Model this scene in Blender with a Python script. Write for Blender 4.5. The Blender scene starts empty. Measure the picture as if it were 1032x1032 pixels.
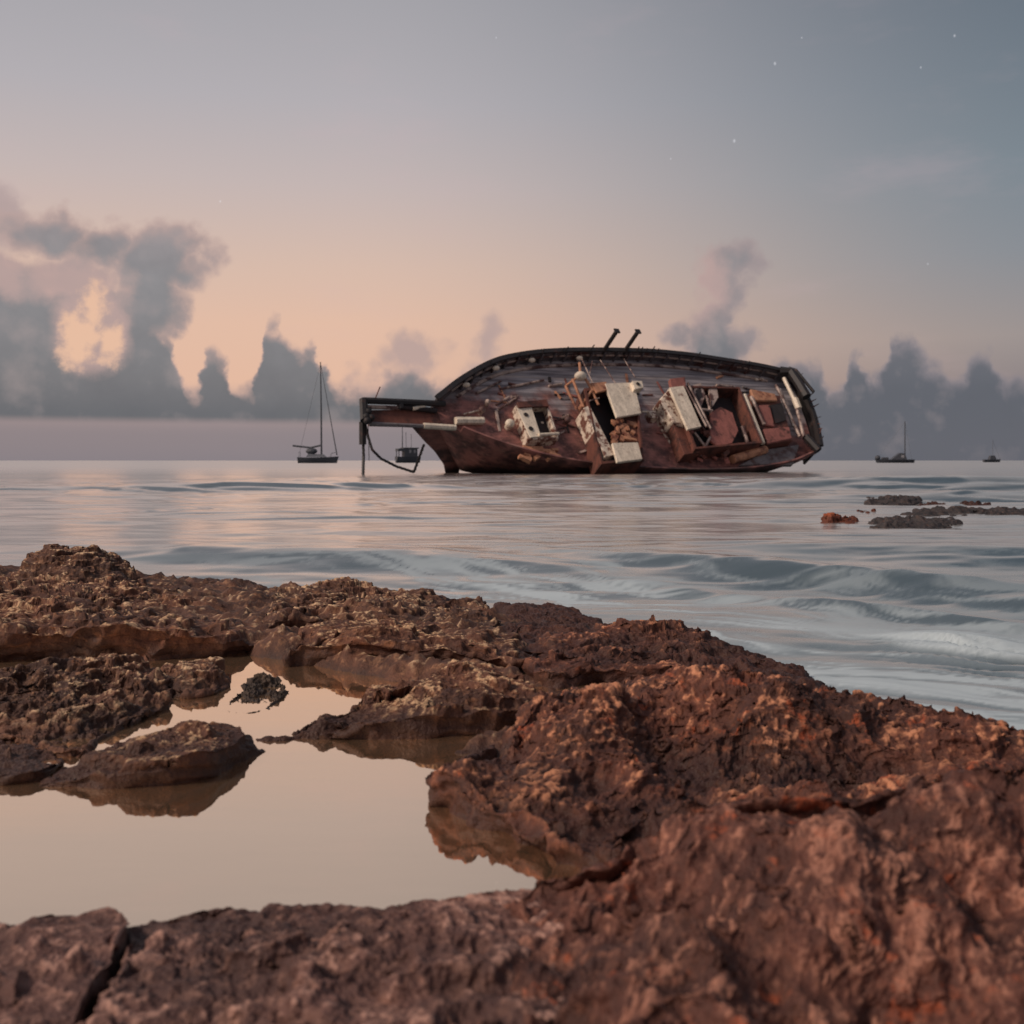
import bpy, bmesh, math, random
import numpy as np
from mathutils import Vector, Matrix

random.seed(7)
rng = np.random.RandomState(11)
sc = bpy.context.scene
COL = sc.collection
CAM_Z = 1.15
F = 1100.0           # focal length in photo pixels (1032 wide)
HX, HY = 516.0, 464.0
POOL_Z = 0.12

def P(px, py, Y):
    """point at depth Y (metres in front of the tripod) that lies on the sight line px,py"""
    return np.array([(px - HX) * Y / F, Y, CAM_Z - (py - HY) * Y / F])

def G(px, py, z=0.0):
    """point of the horizontal plane z"""
    Y = (CAM_Z - z) * F / (py - HY)
    return np.array([(px - HX) * Y / F, Y, z])

# ------------------------------------------------------------------ noise
_perm = rng.permutation(256)
_perm = np.concatenate([_perm, _perm, _perm]).astype(np.int32)
_g = rng.normal(size=(256, 3)); _g /= np.linalg.norm(_g, axis=1)[:, None]
_g = _g.astype(np.float32)

def perlin(p):
    p = np.asarray(p, dtype=np.float32)
    i = np.floor(p).astype(np.int32)
    f = p - i
    u = f * f * f * (f * (f * 6 - 15) + 10)
    i &= 255
    out = np.zeros(p.shape[:-1], np.float32)
    for dx in (0, 1):
        wx = u[..., 0] if dx else 1 - u[..., 0]
        hx = _perm[i[..., 0] + dx]
        for dy in (0, 1):
            wy = u[..., 1] if dy else 1 - u[..., 1]
            hy = _perm[hx + i[..., 1] + dy]
            for dz in (0, 1):
                wz = u[..., 2] if dz else 1 - u[..., 2]
                g = _g[_perm[hy + i[..., 2] + dz] & 255]
                d = g[..., 0] * (f[..., 0] - dx) + g[..., 1] * (f[..., 1] - dy) + g[..., 2] * (f[..., 2] - dz)
                out += wx * wy * wz * d
    return out * 1.5

def fbm(p, f, octv=4, gain=0.5, lac=2.03):
    a, s = 1.0, np.zeros(p.shape[:-1], np.float32)
    for k in range(octv):
        s += a * perlin(p * f + 17.3 * k)
        a *= gain; f *= lac
    return s

def ridged(p, f, octv=4, gain=0.55, lac=2.1):
    a, s, w = 1.0, np.zeros(p.shape[:-1], np.float32), 1.0
    for k in range(octv):
        n = 1 - np.abs(perlin(p * f + 31.7 * k)) * 1.6
        n = np.clip(n, 0, 1) ** 2
        s += a * n * w
        w = np.clip(n * 1.4, 0, 1)
        a *= gain; f *= lac
    return s - 0.9

def sstep(a, b, x):
    t = np.clip((x - a) / (b - a), 0, 1)
    return t * t * (3 - 2 * t)

# ------------------------------------------------------------------ object helpers
def grid_mesh(name, V, wrap=False, flip=False):
    """V: (rows, cols, 3) -> quad grid mesh"""
    R, C = V.shape[:2]
    idx = np.arange(R * C).reshape(R, C)
    if wrap:
        nxt = np.roll(idx, -1, axis=1)
        a, b, c, d = idx[:-1], nxt[:-1], nxt[1:], idx[1:]
    else:
        a, b, c, d = idx[:-1, :-1], idx[:-1, 1:], idx[1:, 1:], idx[1:, :-1]
    q = np.stack([a, b, c, d], -1).reshape(-1, 4)
    if flip: q = q[:, ::-1]
    me = bpy.data.meshes.new(name)
    me.vertices.add(R * C)
    me.vertices.foreach_set('co', V.reshape(-1).astype(np.float32))
    n = len(q)
    me.loops.add(n * 4); me.polygons.add(n)
    me.loops.foreach_set('vertex_index', q.reshape(-1).astype(np.int32))
    me.polygons.foreach_set('loop_start', np.arange(0, n * 4, 4, dtype=np.int32))
    me.polygons.foreach_set('use_smooth', np.ones(n, bool))
    me.update(calc_edges=True)
    return me

def link(name, me, mat=None, parent=None):
    o = bpy.data.objects.new(name, me)
    COL.objects.link(o)
    if mat is not None and me is not None: me.materials.append(mat)
    if parent is not None: o.parent = parent
    return o

def tag(o, label=None, cat=None, group=None, kind=None):
    if label: o['label'] = label
    if cat: o['category'] = cat
    if group: o['group'] = group
    if kind: o['kind'] = kind
    return o

class MB:
    """collects boxes, prisms, tubes into one mesh"""
    def __init__(self): self.bm = bmesh.new()
    def hull8(self, lo, hi):
        """two rings of equal length joined by sides"""
        bm = self.bm
        a = [bm.verts.new(tuple(p)) for p in lo]; b = [bm.verts.new(tuple(p)) for p in hi]
        n = len(a)
        bm.faces.new(a[::-1]); bm.faces.new(b)
        for k in range(n): bm.faces.new((a[k], a[(k + 1) % n], b[(k + 1) % n], b[k]))
        return self
    def box(self, c, s, R=None):
        c = Vector(c); h = Vector(s) / 2
        R = R or Matrix.Identity(3)
        pts = [c + R @ Vector((x * h.x, y * h.y, z * h.z)) for z in (-1, 1) for x, y in ((-1, -1), (1, -1), (1, 1), (-1, 1))]
        return self.hull8(pts[:4], pts[4:])
    def tube(self, pts, r, n=7, r2=None):
        bm = self.bm; pts = [Vector(tuple(p)) for p in pts]; rings = []
        for k, p in enumerate(pts):
            t = (pts[min(k + 1, len(pts) - 1)] - pts[max(k - 1, 0)]).normalized()
            u = t.cross(Vector((0.13, 0.31, 0.94))).normalized(); w = t.cross(u)
            rr = r if r2 is None else r + (r2 - r) * k / (len(pts) - 1)
            rings.append([bm.verts.new(p + rr * (math.cos(q) * u + math.sin(q) * w)) for q in [2 * math.pi * j / n for j in range(n)]])
        for A, B in zip(rings, rings[1:]):
            for j in range(n): bm.faces.new((A[j], A[(j + 1) % n], B[(j + 1) % n], B[j]))
        bm.faces.new(rings[0][::-1]); bm.faces.new(rings[-1])
        return self
    def ball(self, c, r, sx=1, sy=1, sz=1):
        m = Matrix.Translation(Vector(tuple(c))) @ Matrix.Diagonal((r * sx, r * sy, r * sz, 1))
        bmesh.ops.create_uvsphere(self.bm, u_segments=12, v_segments=8, radius=1, matrix=m)
        return self
    def build(self, name, mat, parent=None, bevel=0.0, smooth=False):
        bm = self.bm
        bmesh.ops.recalc_face_normals(bm, faces=bm.faces[:])
        if bevel: bmesh.ops.bevel(bm, geom=bm.edges[:], offset=bevel, segments=1, affect='EDGES')
        me = bpy.data.meshes.new(name); bm.to_mesh(me); bm.free()
        if smooth:
            for f in me.polygons: f.use_smooth = True
        return link(name, me, mat, parent)

# ------------------------------------------------------------------ shader helpers
class S:
    """a socket with arithmetic"""
    def __init__(self, nt, s): self.nt, self.s = nt, s
    def _m(self, op, *o):
        n = self.nt.nodes.new('ShaderNodeMath'); n.operation = op
        for k, v in enumerate((self,) + o):
            if isinstance(v, S): self.nt.links.new(v.s, n.inputs[k])
            else: n.inputs[k].default_value = v
        return S(self.nt, n.outputs[0])
    def __add__(a, b): return a._m('ADD', b)
    def __sub__(a, b): return a._m('SUBTRACT', b)
    def __mul__(a, b): return a._m('MULTIPLY', b)
    def __truediv__(a, b): return a._m('DIVIDE', b)
    def max(a, b): return a._m('MAXIMUM', b)
    def min(a, b): return a._m('MINIMUM', b)
    def abs(a): return a._m('ABSOLUTE')
    def pow(a, b): return a._m('POWER', b)
    def step(a, lo, hi, o0=0.0, o1=1.0, smooth=True):
        n = a.nt.nodes.new('ShaderNodeMapRange'); n.interpolation_type = 'SMOOTHSTEP' if smooth else 'LINEAR'
        a.nt.links.new(a.s, n.inputs[0])
        for k, v in enumerate((lo, hi, o0, o1)): n.inputs[k + 1].default_value = v
        return S(a.nt, n.outputs[0])

def mixc(nt, f, A, B, mode='MIX'):
    n = nt.nodes.new('ShaderNodeMix'); n.data_type = 'RGBA'; n.blend_type = mode
    for s, v in ((n.inputs[0], f), (n.inputs[6], A), (n.inputs[7], B)):
        if isinstance(v, S): nt.links.new(v.s, s)
        elif isinstance(v, (tuple, list)): s.default_value = (*v[:3], 1)
        else: s.default_value = v
    return S(nt, n.outputs[2])

def noise(nt, vec, scale, detail=4, rough=0.55, out='Fac', stretch=None, dist=0.0):
    if stretch is not None:
        mp = nt.nodes.new('ShaderNodeMapping'); nt.links.new(vec.s, mp.inputs[0]); mp.inputs['Scale'].default_value = stretch
        vec = S(nt, mp.outputs[0])
    n = nt.nodes.new('ShaderNodeTexNoise')
    nt.links.new(vec.s, n.inputs['Vector'])
    n.inputs['Scale'].default_value = scale; n.inputs['Detail'].default_value = detail; n.inputs['Roughness'].default_value = rough
    n.inputs['Distortion'].default_value = dist
    return S(nt, n.outputs[out])

def ramp(nt, f, stops):
    n = nt.nodes.new('ShaderNodeValToRGB'); nt.links.new(f.s, n.inputs[0])
    e = n.color_ramp.elements
    while len(e) < len(stops): e.new(0.5)
    for k, (p, c) in enumerate(stops): e[k].position = p; e[k].color = (*c, 1)
    return S(nt, n.outputs[0])

def lin(*c):
    r = [(v / 255.0) for v in c]
    return tuple(v / 12.92 if v <= 0.04045 else ((v + 0.055) / 1.055) ** 2.4 for v in r)

def newmat(name):
    m = bpy.data.materials.new(name); m.use_nodes = True
    nt = m.node_tree; b = nt.nodes['Principled BSDF']
    return m, nt, b

def setin(nt, b, name, v):
    if isinstance(v, S): nt.links.new(v.s, b.inputs[name])
    elif isinstance(v, tuple): b.inputs[name].default_value = (*v, 1)
    else: b.inputs[name].default_value = v

def bump(nt, b, h, strength=0.5, dist=0.05):
    n = nt.nodes.new('ShaderNodeBump'); n.inputs['Strength'].default_value = strength; n.inputs['Distance'].default_value = dist
    nt.links.new(h.s, n.inputs['Height']); nt.links.new(n.outputs[0], b.inputs['Normal'])

def pos(nt):
    return S(nt, nt.nodes.new('ShaderNodeNewGeometry').outputs['Position'])

def objc(nt):
    return S(nt, nt.nodes.new('ShaderNodeTexCoord').outputs['Object'])

def sepz(nt, v):
    n = nt.nodes.new('ShaderNodeSeparateXYZ'); nt.links.new(v.s, n.inputs[0]); return [S(nt, o) for o in n.outputs]

# ------------------------------------------------------------------ materials
def rock_material(name, dark, mid, light, crust_glint, orange, crust_glint_amt=0.5, orange_amt=0.35, wetz=(0.13, 0.2)):
    m, nt, b = newmat(name)
    p = pos(nt)
    n1 = noise(nt, p, 2.2, 6, 0.62)
    n2 = noise(nt, p, 19, 5, 0.65)
    n3 = noise(nt, p, 70, 3, 0.6)
    c = mixc(nt, n1.step(0.35, 0.65), dark, mid)
    c = mixc(nt, n2.step(0.48, 0.70) * 0.75, c, light)
    # pale salt and barnacle patches on dry tops; ridges paler to paint their highlights
    geo = nt.nodes.new('ShaderNodeNewGeometry')
    nz = sepz(nt, S(nt, geo.outputs['Normal']))[2]
    pz = sepz(nt, p)[2]
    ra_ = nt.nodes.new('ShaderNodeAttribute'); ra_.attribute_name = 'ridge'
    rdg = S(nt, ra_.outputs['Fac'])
    c = mixc(nt, rdg.step(0.15, 0.45, 0.45, 0.0), c, dark)  # colour darkened in the pits, painting shade into the relief
    cr = (noise(nt, p, 34, 4, 0.7) * 0.5 + n1 * 0.35 + rdg * 0.55).step(0.70, 0.94) * nz.step(0.25, 0.75) * pz.step(0.14, 0.22) * crust_glint_amt
    c = mixc(nt, cr, c, crust_glint)
    og = (noise(nt, p, 7.0, 5, 0.75) * 0.75 + n2 * 0.4).step(0.64, 0.74) * orange_amt * pz.step(0.15, 0.25)
    c = mixc(nt, og, c, orange)
    c = mixc(nt, n3.step(0.3, 0.5, 0.5, 0.0), c, dark)
    wet = (pz + (n1 - 0.5) * 0.16).step(wetz[0], wetz[1], 0.0, 1.0)
    c = mixc(nt, wet, mixc(nt, 0.8, c, tuple(v * 0.8 for v in dark)), c)
    setin(nt, b, 'Base Color', c)
    setin(nt, b, 'Roughness', wet * 0.15 + n2 * 0.25 + 0.45)
    b.inputs['Specular IOR Level'].default_value = 0.4
    bump(nt, b, n2 * 1.0 + n3 * 0.6 + noise(nt, p, 160, 2, 0.5) * 0.3, 0.9, 0.012)
    return m

M = {}
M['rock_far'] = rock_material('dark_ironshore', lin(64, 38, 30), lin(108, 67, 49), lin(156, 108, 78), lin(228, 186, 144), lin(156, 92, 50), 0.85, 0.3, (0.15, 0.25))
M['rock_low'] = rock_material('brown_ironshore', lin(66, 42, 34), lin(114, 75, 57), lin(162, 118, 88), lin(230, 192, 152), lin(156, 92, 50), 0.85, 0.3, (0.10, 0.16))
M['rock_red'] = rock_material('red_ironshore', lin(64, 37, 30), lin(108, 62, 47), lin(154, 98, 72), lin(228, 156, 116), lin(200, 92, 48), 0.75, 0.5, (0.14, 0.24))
M['rock_rose'] = rock_material('rose_ironshore', lin(66, 39, 33), lin(110, 66, 53), lin(156, 104, 84), lin(208, 146, 120), lin(200, 94, 50), 0.5, 0.5, (0.14, 0.24))  # rose tone paints pinkish highlights on the nearest boulder's ridges
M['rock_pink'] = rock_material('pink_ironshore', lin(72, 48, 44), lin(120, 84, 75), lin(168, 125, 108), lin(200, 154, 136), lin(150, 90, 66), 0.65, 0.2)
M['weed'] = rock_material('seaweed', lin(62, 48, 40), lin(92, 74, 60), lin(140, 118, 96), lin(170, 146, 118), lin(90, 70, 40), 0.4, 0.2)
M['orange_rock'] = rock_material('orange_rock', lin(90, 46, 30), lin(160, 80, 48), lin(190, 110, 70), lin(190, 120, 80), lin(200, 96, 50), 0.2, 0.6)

def plain(name, col, rough=0.6, rust=None, rust_lo=0.5, rust_hi=0.62, scale=1.6, metallic=0.0, fine=None, stretch=None):
    m, nt, b = newmat(name)
    p = objc(nt)
    n1 = noise(nt, p, scale, 6, 0.68, stretch=stretch)
    c = mixc(nt, noise(nt, p, scale * 1.6, 6, 0.65, stretch=(1.6, .5, 1)).step(0.3, 0.7), tuple(v * 0.72 for v in col), tuple(min(1, v * 1.12) for v in col))
    if rust is not None:
        c = mixc(nt, n1.step(rust_lo, rust_hi), c, rust)
        c = mixc(nt, noise(nt, p, scale * 9, 3, 0.7).step(0.55, 0.7) * 0.7, c, tuple(v * 0.55 for v in rust))
    setin(nt, b, 'Base Color', c); setin(nt, b, 'Roughness', rough); setin(nt, b, 'Metallic', metallic)
    bump(nt, b, noise(nt, p, scale * 3, 6, 0.65), 0.3, 0.05)
    return m

RUST = lin(112, 66, 54); RUSTD = lin(62, 38, 34)
M['white'] = plain('worn_white_paint', lin(238, 222, 200), 0.55, lin(120, 70, 54), 0.60, 0.72, 0.9)
M['speckled'] = plain('flaking_white_paint', lin(232, 214, 194), 0.6, lin(112, 70, 58), 0.47, 0.56, 1.5)
M['rust'] = plain('rusted_steel', RUST, 0.75, RUSTD, 0.45, 0.62, 0.7)
M['rust_pink'] = plain('pink_rust', lin(158, 98, 88), 0.75, RUSTD, 0.52, 0.66, 0.8)
M['rust_tan'] = plain('tan_rust', lin(196, 140, 108), 0.75, lin(116, 66, 52), 0.5, 0.66, 0.8)
M['dark'] = plain('dark_gear_and_shade', lin(44, 38, 40), 0.85, lin(60, 40, 38), 0.5, 0.7, 0.8)  # dark tone: shade painted into wells and openings, also plain dark gear
M['black_iron'] = plain('black_iron', lin(40, 36, 37), 0.6, lin(70, 46, 40), 0.55, 0.7, 1.2)
M['grey'] = plain('grey_worn_paint', lin(120, 112, 112), 0.6, lin(84, 60, 56), 0.5, 0.66, 0.8)
M['pale'] = plain('pale_worn_timber', lin(190, 168, 156), 0.6, lin(90, 62, 58), 0.46, 0.56, 0.55)
M['boat_dark'] = plain('hazed_dark_boat_paint', lin(70, 73, 80), 0.5)  # distance haze is mixed into this colour
M['boat_grey'] = plain('grey_boat_paint', lin(104, 108, 116), 0.5)
M['boat_white'] = plain('off_white_boat_paint', lin(150, 150, 154), 0.5)

# deck: planks along the ship, grey towards the high side, rust washed down to the low side
def deck_mat():
    m, nt, b = newmat('weathered_deck')
    p = objc(nt)
    x, y, z = sepz(nt, p)
    n1 = noise(nt, p, 0.35, 6, 0.65)
    streak = noise(nt, p, 1.0, 5, 0.6, stretch=(0.12, 2.6, 1.0))
    g = mixc(nt, streak.step(0.35, 0.7), lin(104, 98, 102), lin(186, 178, 180))
    g = mixc(nt, noise(nt, p, 1.0, 4, 0.6, stretch=(0.07, 1.7, 1)).step(0.56, 0.68) * 0.7, g, lin(190, 174, 166))
    r = mixc(nt, noise(nt, p, 0.8, 6, 0.7, stretch=(0.7, 1, 1)).step(0.35, 0.68), lin(80, 52, 50), lin(164, 108, 98))
    r = mixc(nt, noise(nt, p, 2.4, 5, 0.7).step(0.56, 0.70) * 0.7, r, lin(190, 138, 120))
    f = (y * 0.22 + x * 0.02 + (n1 - 0.5) * 3.0).step(-0.35, 0.55)
    c = mixc(nt, f, r, g)
    pl = (y * 3.2)._m('FRACT').step(0.0, 0.10, 1.0, 0.0, False)
    c = mixc(nt, pl * 0.5, c, lin(36, 30, 32))
    setin(nt, b, 'Base Color', c); setin(nt, b, 'Roughness', n1 * 0.3 + 0.5)
    bump(nt, b, streak + pl * -0.3 + noise(nt, p, 6, 4, 0.6) * 0.5, 0.5, 0.06)
    return m
M['deck'] = deck_mat()
M['hull'] = plain('rusted_hull_plating', lin(164, 108, 98), 0.6, lin(72, 46, 43), 0.42, 0.6, 0.45, stretch=(1, .6, .6))
def hull_mat():
    m, nt, b = newmat('rusted_planked_hull')
    p = objc(nt)
    x, y, z = sepz(nt, p)
    n1 = noise(nt, p, 0.5, 6, 0.68)
    st = noise(nt, p, 1.0, 5, 0.62, stretch=(0.14, 1.9, 1.9))
    c = mixc(nt, n1.step(0.36, 0.62), lin(84, 56, 53), lin(160, 106, 97))
    c = mixc(nt, st.step(0.52, 0.70) * 0.6, c, lin(186, 140, 126))
    c = mixc(nt, st.step(0.30, 0.46, 0.7, 0.0), c, lin(52, 38, 37))
    c = mixc(nt, noise(nt, p, 3.2, 5, 0.7).step(0.60, 0.72) * 0.55, c, lin(92, 88, 90))
    wz = sepz(nt, pos(nt))[2]
    band = (wz + (n1 - 0.5) * 1.4).step(0.2, 1.1, 1.0, 0.0)      # weed and tide stain
    c = mixc(nt, band * 0.85, c, lin(44, 38, 36))
    seam = (z * 2.6)._m('FRACT').step(0.0, 0.12, 1.0, 0.0, False)
    c = mixc(nt, seam * 0.45, c, lin(40, 30, 30))
    setin(nt, b, 'Base Color', c); setin(nt, b, 'Roughness', n1 * 0.3 + 0.45)
    bump(nt, b, st * 0.8 + n1 - seam * 0.4, 0.5, 0.06)
    return m
M['hull'] = hull_mat()
M['bulwark'] = plain('dark_bulwark_paint', lin(104, 98, 102), 0.6, lin(92, 58, 52), 0.52, 0.64, 0.4)

# ------------------------------------------------------------------ sky
SUN_EL, SUN_AZ = 40.0, -116.0      # azimuth from the view direction (+Y), clockwise positive
def AE(px, py):
    az = math.atan((px - HX) / F); el = math.atan((HY - py) / F * math.cos(az))
    return math.degrees(az), math.degrees(el)

def build_world():
    w = bpy.data.worlds.new('World'); sc.world = w; w.use_nodes = True
    nt = w.node_tree; nt.nodes.clear()
    d = S(nt, nt.nodes.new('ShaderNodeTexCoord').outputs['Generated'])
    x, y, z = sepz(nt, d)
    az = x._m('ARCTAN2', y) * (180 / math.pi)
    el = z.min(1.0).max(-1.0)._m('ARCSINE') * (180 / math.pi)
    # clear sky: two elevation ramps, blended across azimuth
    e01 = (el.max(0.0) / 90.0).pow(0.5)
    q = lambda e: math.sqrt(e / 90.0)
    left = ramp(nt, e01, [(q(0), lin(146, 136, 142)), (q(2.0), lin(176, 152, 148)), (q(4.0), lin(230, 187, 162)), (q(7), lin(228, 189, 166)),
                          (q(10), lin(217, 188, 172)), (q(14), lin(198, 183, 180)), (q(18), lin(181, 176, 180)), (q(23), lin(167, 165, 170)),
                          (q(38), lin(140, 144, 154)), (1.0, lin(112, 122, 136))])
    right = ramp(nt, e01, [(q(0), lin(110, 108, 114)), (q(3), lin(128, 120, 124)), (q(6), lin(154, 145, 143)), (q(10), lin(134, 140, 147)),
                           (q(14), lin(122, 134, 143)), (q(23), lin(100, 111, 123)), (q(45), lin(90, 102, 116)), (1.0, lin(84, 96, 112))])
    wrap = (az - 4.0)._m('ABSOLUTE')
    mixf = az.step(-10, 30)
    sky = mixc(nt, mixf, left, right)
    back = az.abs().step(60, 170)
    sky = mixc(nt, back * 0.8, sky, mixc(nt, e01, lin(190, 170, 168), lin(120, 126, 138)))
    # faint veils
    cir = noise(nt, d, 6, 5, 0.6, stretch=(1, 1, 3.2)).step(0.5, 0.8) * 0.16
    sky = mixc(nt, cir, sky, lin(208, 178, 182))

    # cumulus along the horizon: skyline curve + billowing clumps, roughened by noise
    nA = noise(nt, d, 11, 3, 0.55, out='Color'); nB = noise(nt, d, 44, 5, 0.6, out='Color')
    ra, ga, ba = sepz(nt, nA); rb, gb, bb = sepz(nt, nB)
    azw = az + (ra - 0.5) * 1.8 + (rb - 0.5) * 1.1
    elw = el + (ga - 0.5) * 1.4 + (gb - 0.5) * 1.1
    def voro(scale):
        n = nt.nodes.new('ShaderNodeTexVoronoi'); n.feature = 'F1'; n.inputs['Scale'].default_value = scale
        ad_ = nt.nodes.new('ShaderNodeVectorMath'); ad_.operation = 'MULTIPLY_ADD'
        nt.links.new(nB.s, ad_.inputs[0]); ad_.inputs[1].default_value = (0.018,) * 3; nt.links.new(d.s, ad_.inputs[2])
        nt.links.new(ad_.outputs[0], n.inputs['Vector'])
        return S(nt, n.outputs['Distance'])
    v1 = voro(34); v2 = voro(90)
    puff = (v1 * -1.0 + 0.52) * 0.95 + (v2 * -1.0 + 0.45) * 0.4
    top = [(-60, 395), (-30, 330), (0, 296), (25, 294), (45, 285), (58, 280), (72, 280), (112, 282), (126, 290), (150, 306), (170, 325), (178, 352), (186, 384), (196, 390), (203, 368), (212, 352), (222, 354), (233, 370), (242, 394), (256, 388),
           (264, 345), (274, 326), (288, 342), (302, 352), (318, 352), (328, 382), (345, 392), (372, 382), (398, 372), (424, 372), (448, 382), (500, 376), (640, 372), (690, 352), (712, 330), (738, 334), (752, 362),
           (768, 372), (786, 356), (806, 356), (824, 366), (834, 388), (846, 384), (860, 350), (874, 374), (888, 362), (898, 340), (910, 338), (922, 352), (944, 370), (960, 380), (984, 360), (1000, 362), (1014, 384), (1060, 386)]
    A0, A1 = -32.0, 32.0
    fc = nt.nodes.new('ShaderNodeFloatCurve')
    cm = fc.mapping; cm.extend = 'HORIZONTAL'
    cv = cm.curves[0]
    pts = [((AE(a, b)[0] - A0) / (A1 - A0), AE(a, b)[1] / 12.0) for a, b in top]
    cv.points[0].location = (0, 0.3); cv.points[1].location = (1, 0.32)
    for pt in pts: cv.points.new(*pt)
    for pt in cv.points: pt.handle_type = 'AUTO'
    cm.update()
    nt.links.new(azw.step(A0, A1, 0, 1, False).s, fc.inputs['Value'])
    H = S(nt, fc.outputs[0]) * 12.0
    D = H - elw
    def ell(px, py, rx, ry, k=1.0):
        a, e = AE(px, py); sx = math.degrees(rx / F); sy = math.degrees(ry / F)
        u = (azw - a) / sx; v = (elw - e) / sy
        return ((u * u + v * v)._m('SQRT') * -1.0 + 1.0) * (min(sx, sy) * k)
    for args in ((52, 240, 44, 28), (100, 248, 48, 24), (158, 262, 50, 34), (150, 305, 36, 48), (195, 248, 34, 17), (12, 320, 56, 60), (62, 282, 66, 26)):
        D = D.max(ell(*args))
    for args in ((748, 262, 18, 18), (734, 262, 22, 20), (726, 288, 22, 34), (724, 318, 22, 24), (722, 346, 38, 32), (690, 342, 22, 12)):
        D = D.max(ell(*args))
    D = D + puff
    mask = D.step(-0.28, 0.50)
    # thin paler clouds
    T = ell(416, 356, 34, 30).max(ell(492, 345, 22, 30)).max(ell(0, 222, 32, 44)).max(ell(690, 336, 24, 12)).max(ell(500, 372, 40, 22)).max(ell(400, 385, 60, 20))
    thin = (T + puff * 0.9).step(-0.1, 0.9) * 0.7
    # light shapes inside the tower clouds
    mot = noise(nt, d, 34, 5, 0.65)
    pink = ell(72, 284, 62, 26).max(ell(8, 276, 24, 34)).max(ell(716, 288, 24, 56)).max(ell(96, 330, 44, 50))
    pink = (pink + (mot - 0.5) * 1.0).step(-0.1, 0.9)
    core = ell(80, 340, 24, 30).max(ell(97, 308, 20, 30)).max(ell(112, 345, 18, 26))
    core = (core + (mot - 0.5) * 2.6).step(0.0, 0.75)
    body = ramp(nt, (el / 12.0).max(0.0), [(0.0, lin(108, 107, 111)), (0.2, lin(104, 106, 111)), (0.42, lin(122, 123, 127)), (0.75, lin(140, 139, 142)), (1.0, lin(152, 144, 146))])
    bodyr = ramp(nt, (el / 12.0).max(0.0), [(0.0, lin(90, 93, 103)), (0.3, lin(95, 98, 107)), (0.5, lin(108, 109, 116)), (1.0, lin(134, 132, 136))])
    body = mixc(nt, az.step(4, 20), body, bodyr)
    shade = (noise(nt, d, 20, 5, 0.55) - 0.5) * 1.5 + (puff - 0.12) * 0.4
    body = mixc(nt, shade.max(0.0), body, lin(176, 160, 158))
    body = mixc(nt, (shade * -1.0).max(0.0) * 0.6, body, lin(88, 91, 98))
    edge = D.step(0.0, 1.1, 0.62, 0.0)
    body = mixc(nt, edge, body, mixc(nt, az.step(0, 20), lin(206, 172, 162), lin(156, 144, 148)))
    body = mixc(nt, pink * 0.75, body, lin(194, 164, 158))
    body = mixc(nt, core, body, lin(233, 190, 162))
    # flat cloud base, a paler band of air under it on the left
    base = el.step(1.75, 2.25)
    base = base.max(az.step(6, 16))
    c = mixc(nt, thin, sky, lin(172, 152, 152))
    under = mixc(nt, az.step(-24, 14), lin(134, 126, 131), lin(124, 121, 127))
    c = mixc(nt, el.step(1.2, 3.2, 0.75, 0.0), c, under)
    c = mixc(nt, mask * base * 0.96, c, body)
    c = mixc(nt, el.step(0.0, 3.5, 0.35, 0.0) * az.step(2, 14), c, lin(112, 111, 118))
    # a few long exposed stars
    for px, py, r in ((781, 64, 0.055), (740, 142, 0.06), (962, 36, 0.045), (928, 68, 0.035), (808, 38, 0.03), (222, 203, 0.04), (935, 266, 0.03), (676, 160, 0.03), (500, 38, 0.03)):
        a, e = AE(px, py)
        u = (az - a); v = (el - e) * 0.75
        st = (u * u + v * v)._m('SQRT').step(r * 0.4, r * 1.5, 0.36, 0.0)
        c = mixc(nt, st, c, (0.9, 0.9, 0.95))
    # the physical sky adds its own share
    ns = nt.nodes.new('ShaderNodeTexSky'); ns.sky_type = 'NISHITA'; ns.sun_disc = False
    ns.sun_elevation = math.radians(SUN_EL); ns.sun_rotation = math.radians(SUN_AZ % 360)
    b1 = nt.nodes.new('ShaderNodeBackground'); nt.links.new(c.s, b1.inputs[0]); b1.inputs[1].default_value = 0.97
    b2 = nt.nodes.new('ShaderNodeBackground'); nt.links.new(ns.outputs[0], b2.inputs[0]); b2.inputs[1].default_value = 0.002
    ad = nt.nodes.new('ShaderNodeAddShader'); nt.links.new(b1.outputs[0], ad.inputs[0]); nt.links.new(b2.outputs[0], ad.inputs[1])
    out = nt.nodes.new('ShaderNodeOutputWorld'); nt.links.new(ad.outputs[0], out.inputs[0])
    w.cycles.sampling_method = 'MANUAL'; w.cycles.sample_map_resolution = 512
build_world()

sl = bpy.data.lights.new('sun', 'SUN'); sl.energy = 2.4; sl.angle = math.radians(12); sl.color = (1.0, 0.82, 0.68)
so = bpy.data.objects.new('sun', sl); COL.objects.link(so)
a_, e_ = math.radians(SUN_AZ), math.radians(SUN_EL)
sdir = Vector((math.sin(a_) * math.cos(e_), math.cos(a_) * math.cos(e_), math.sin(e_)))
so.rotation_euler = sdir.to_track_quat('Z', 'Y').to_euler()
so.location = (-8, -2, 6)

# ------------------------------------------------------------------ sea
SHORE = [(-900, 556), (-300, 560), (0, 568), (60, 572), (140, 579), (210, 584), (290, 590), (390, 603), (490, 613), (560, 618), (610, 632), (690, 640), (760, 668), (815, 688), (900, 706), (960, 722), (1032, 748), (1200, 800), (1600, 880), (2600, 1100)]
SH = np.array([G(a, b)[:2] for a, b in SHORE])
def shore_y(x): return np.interp(x, SH[:, 0], SH[:, 1])

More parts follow.
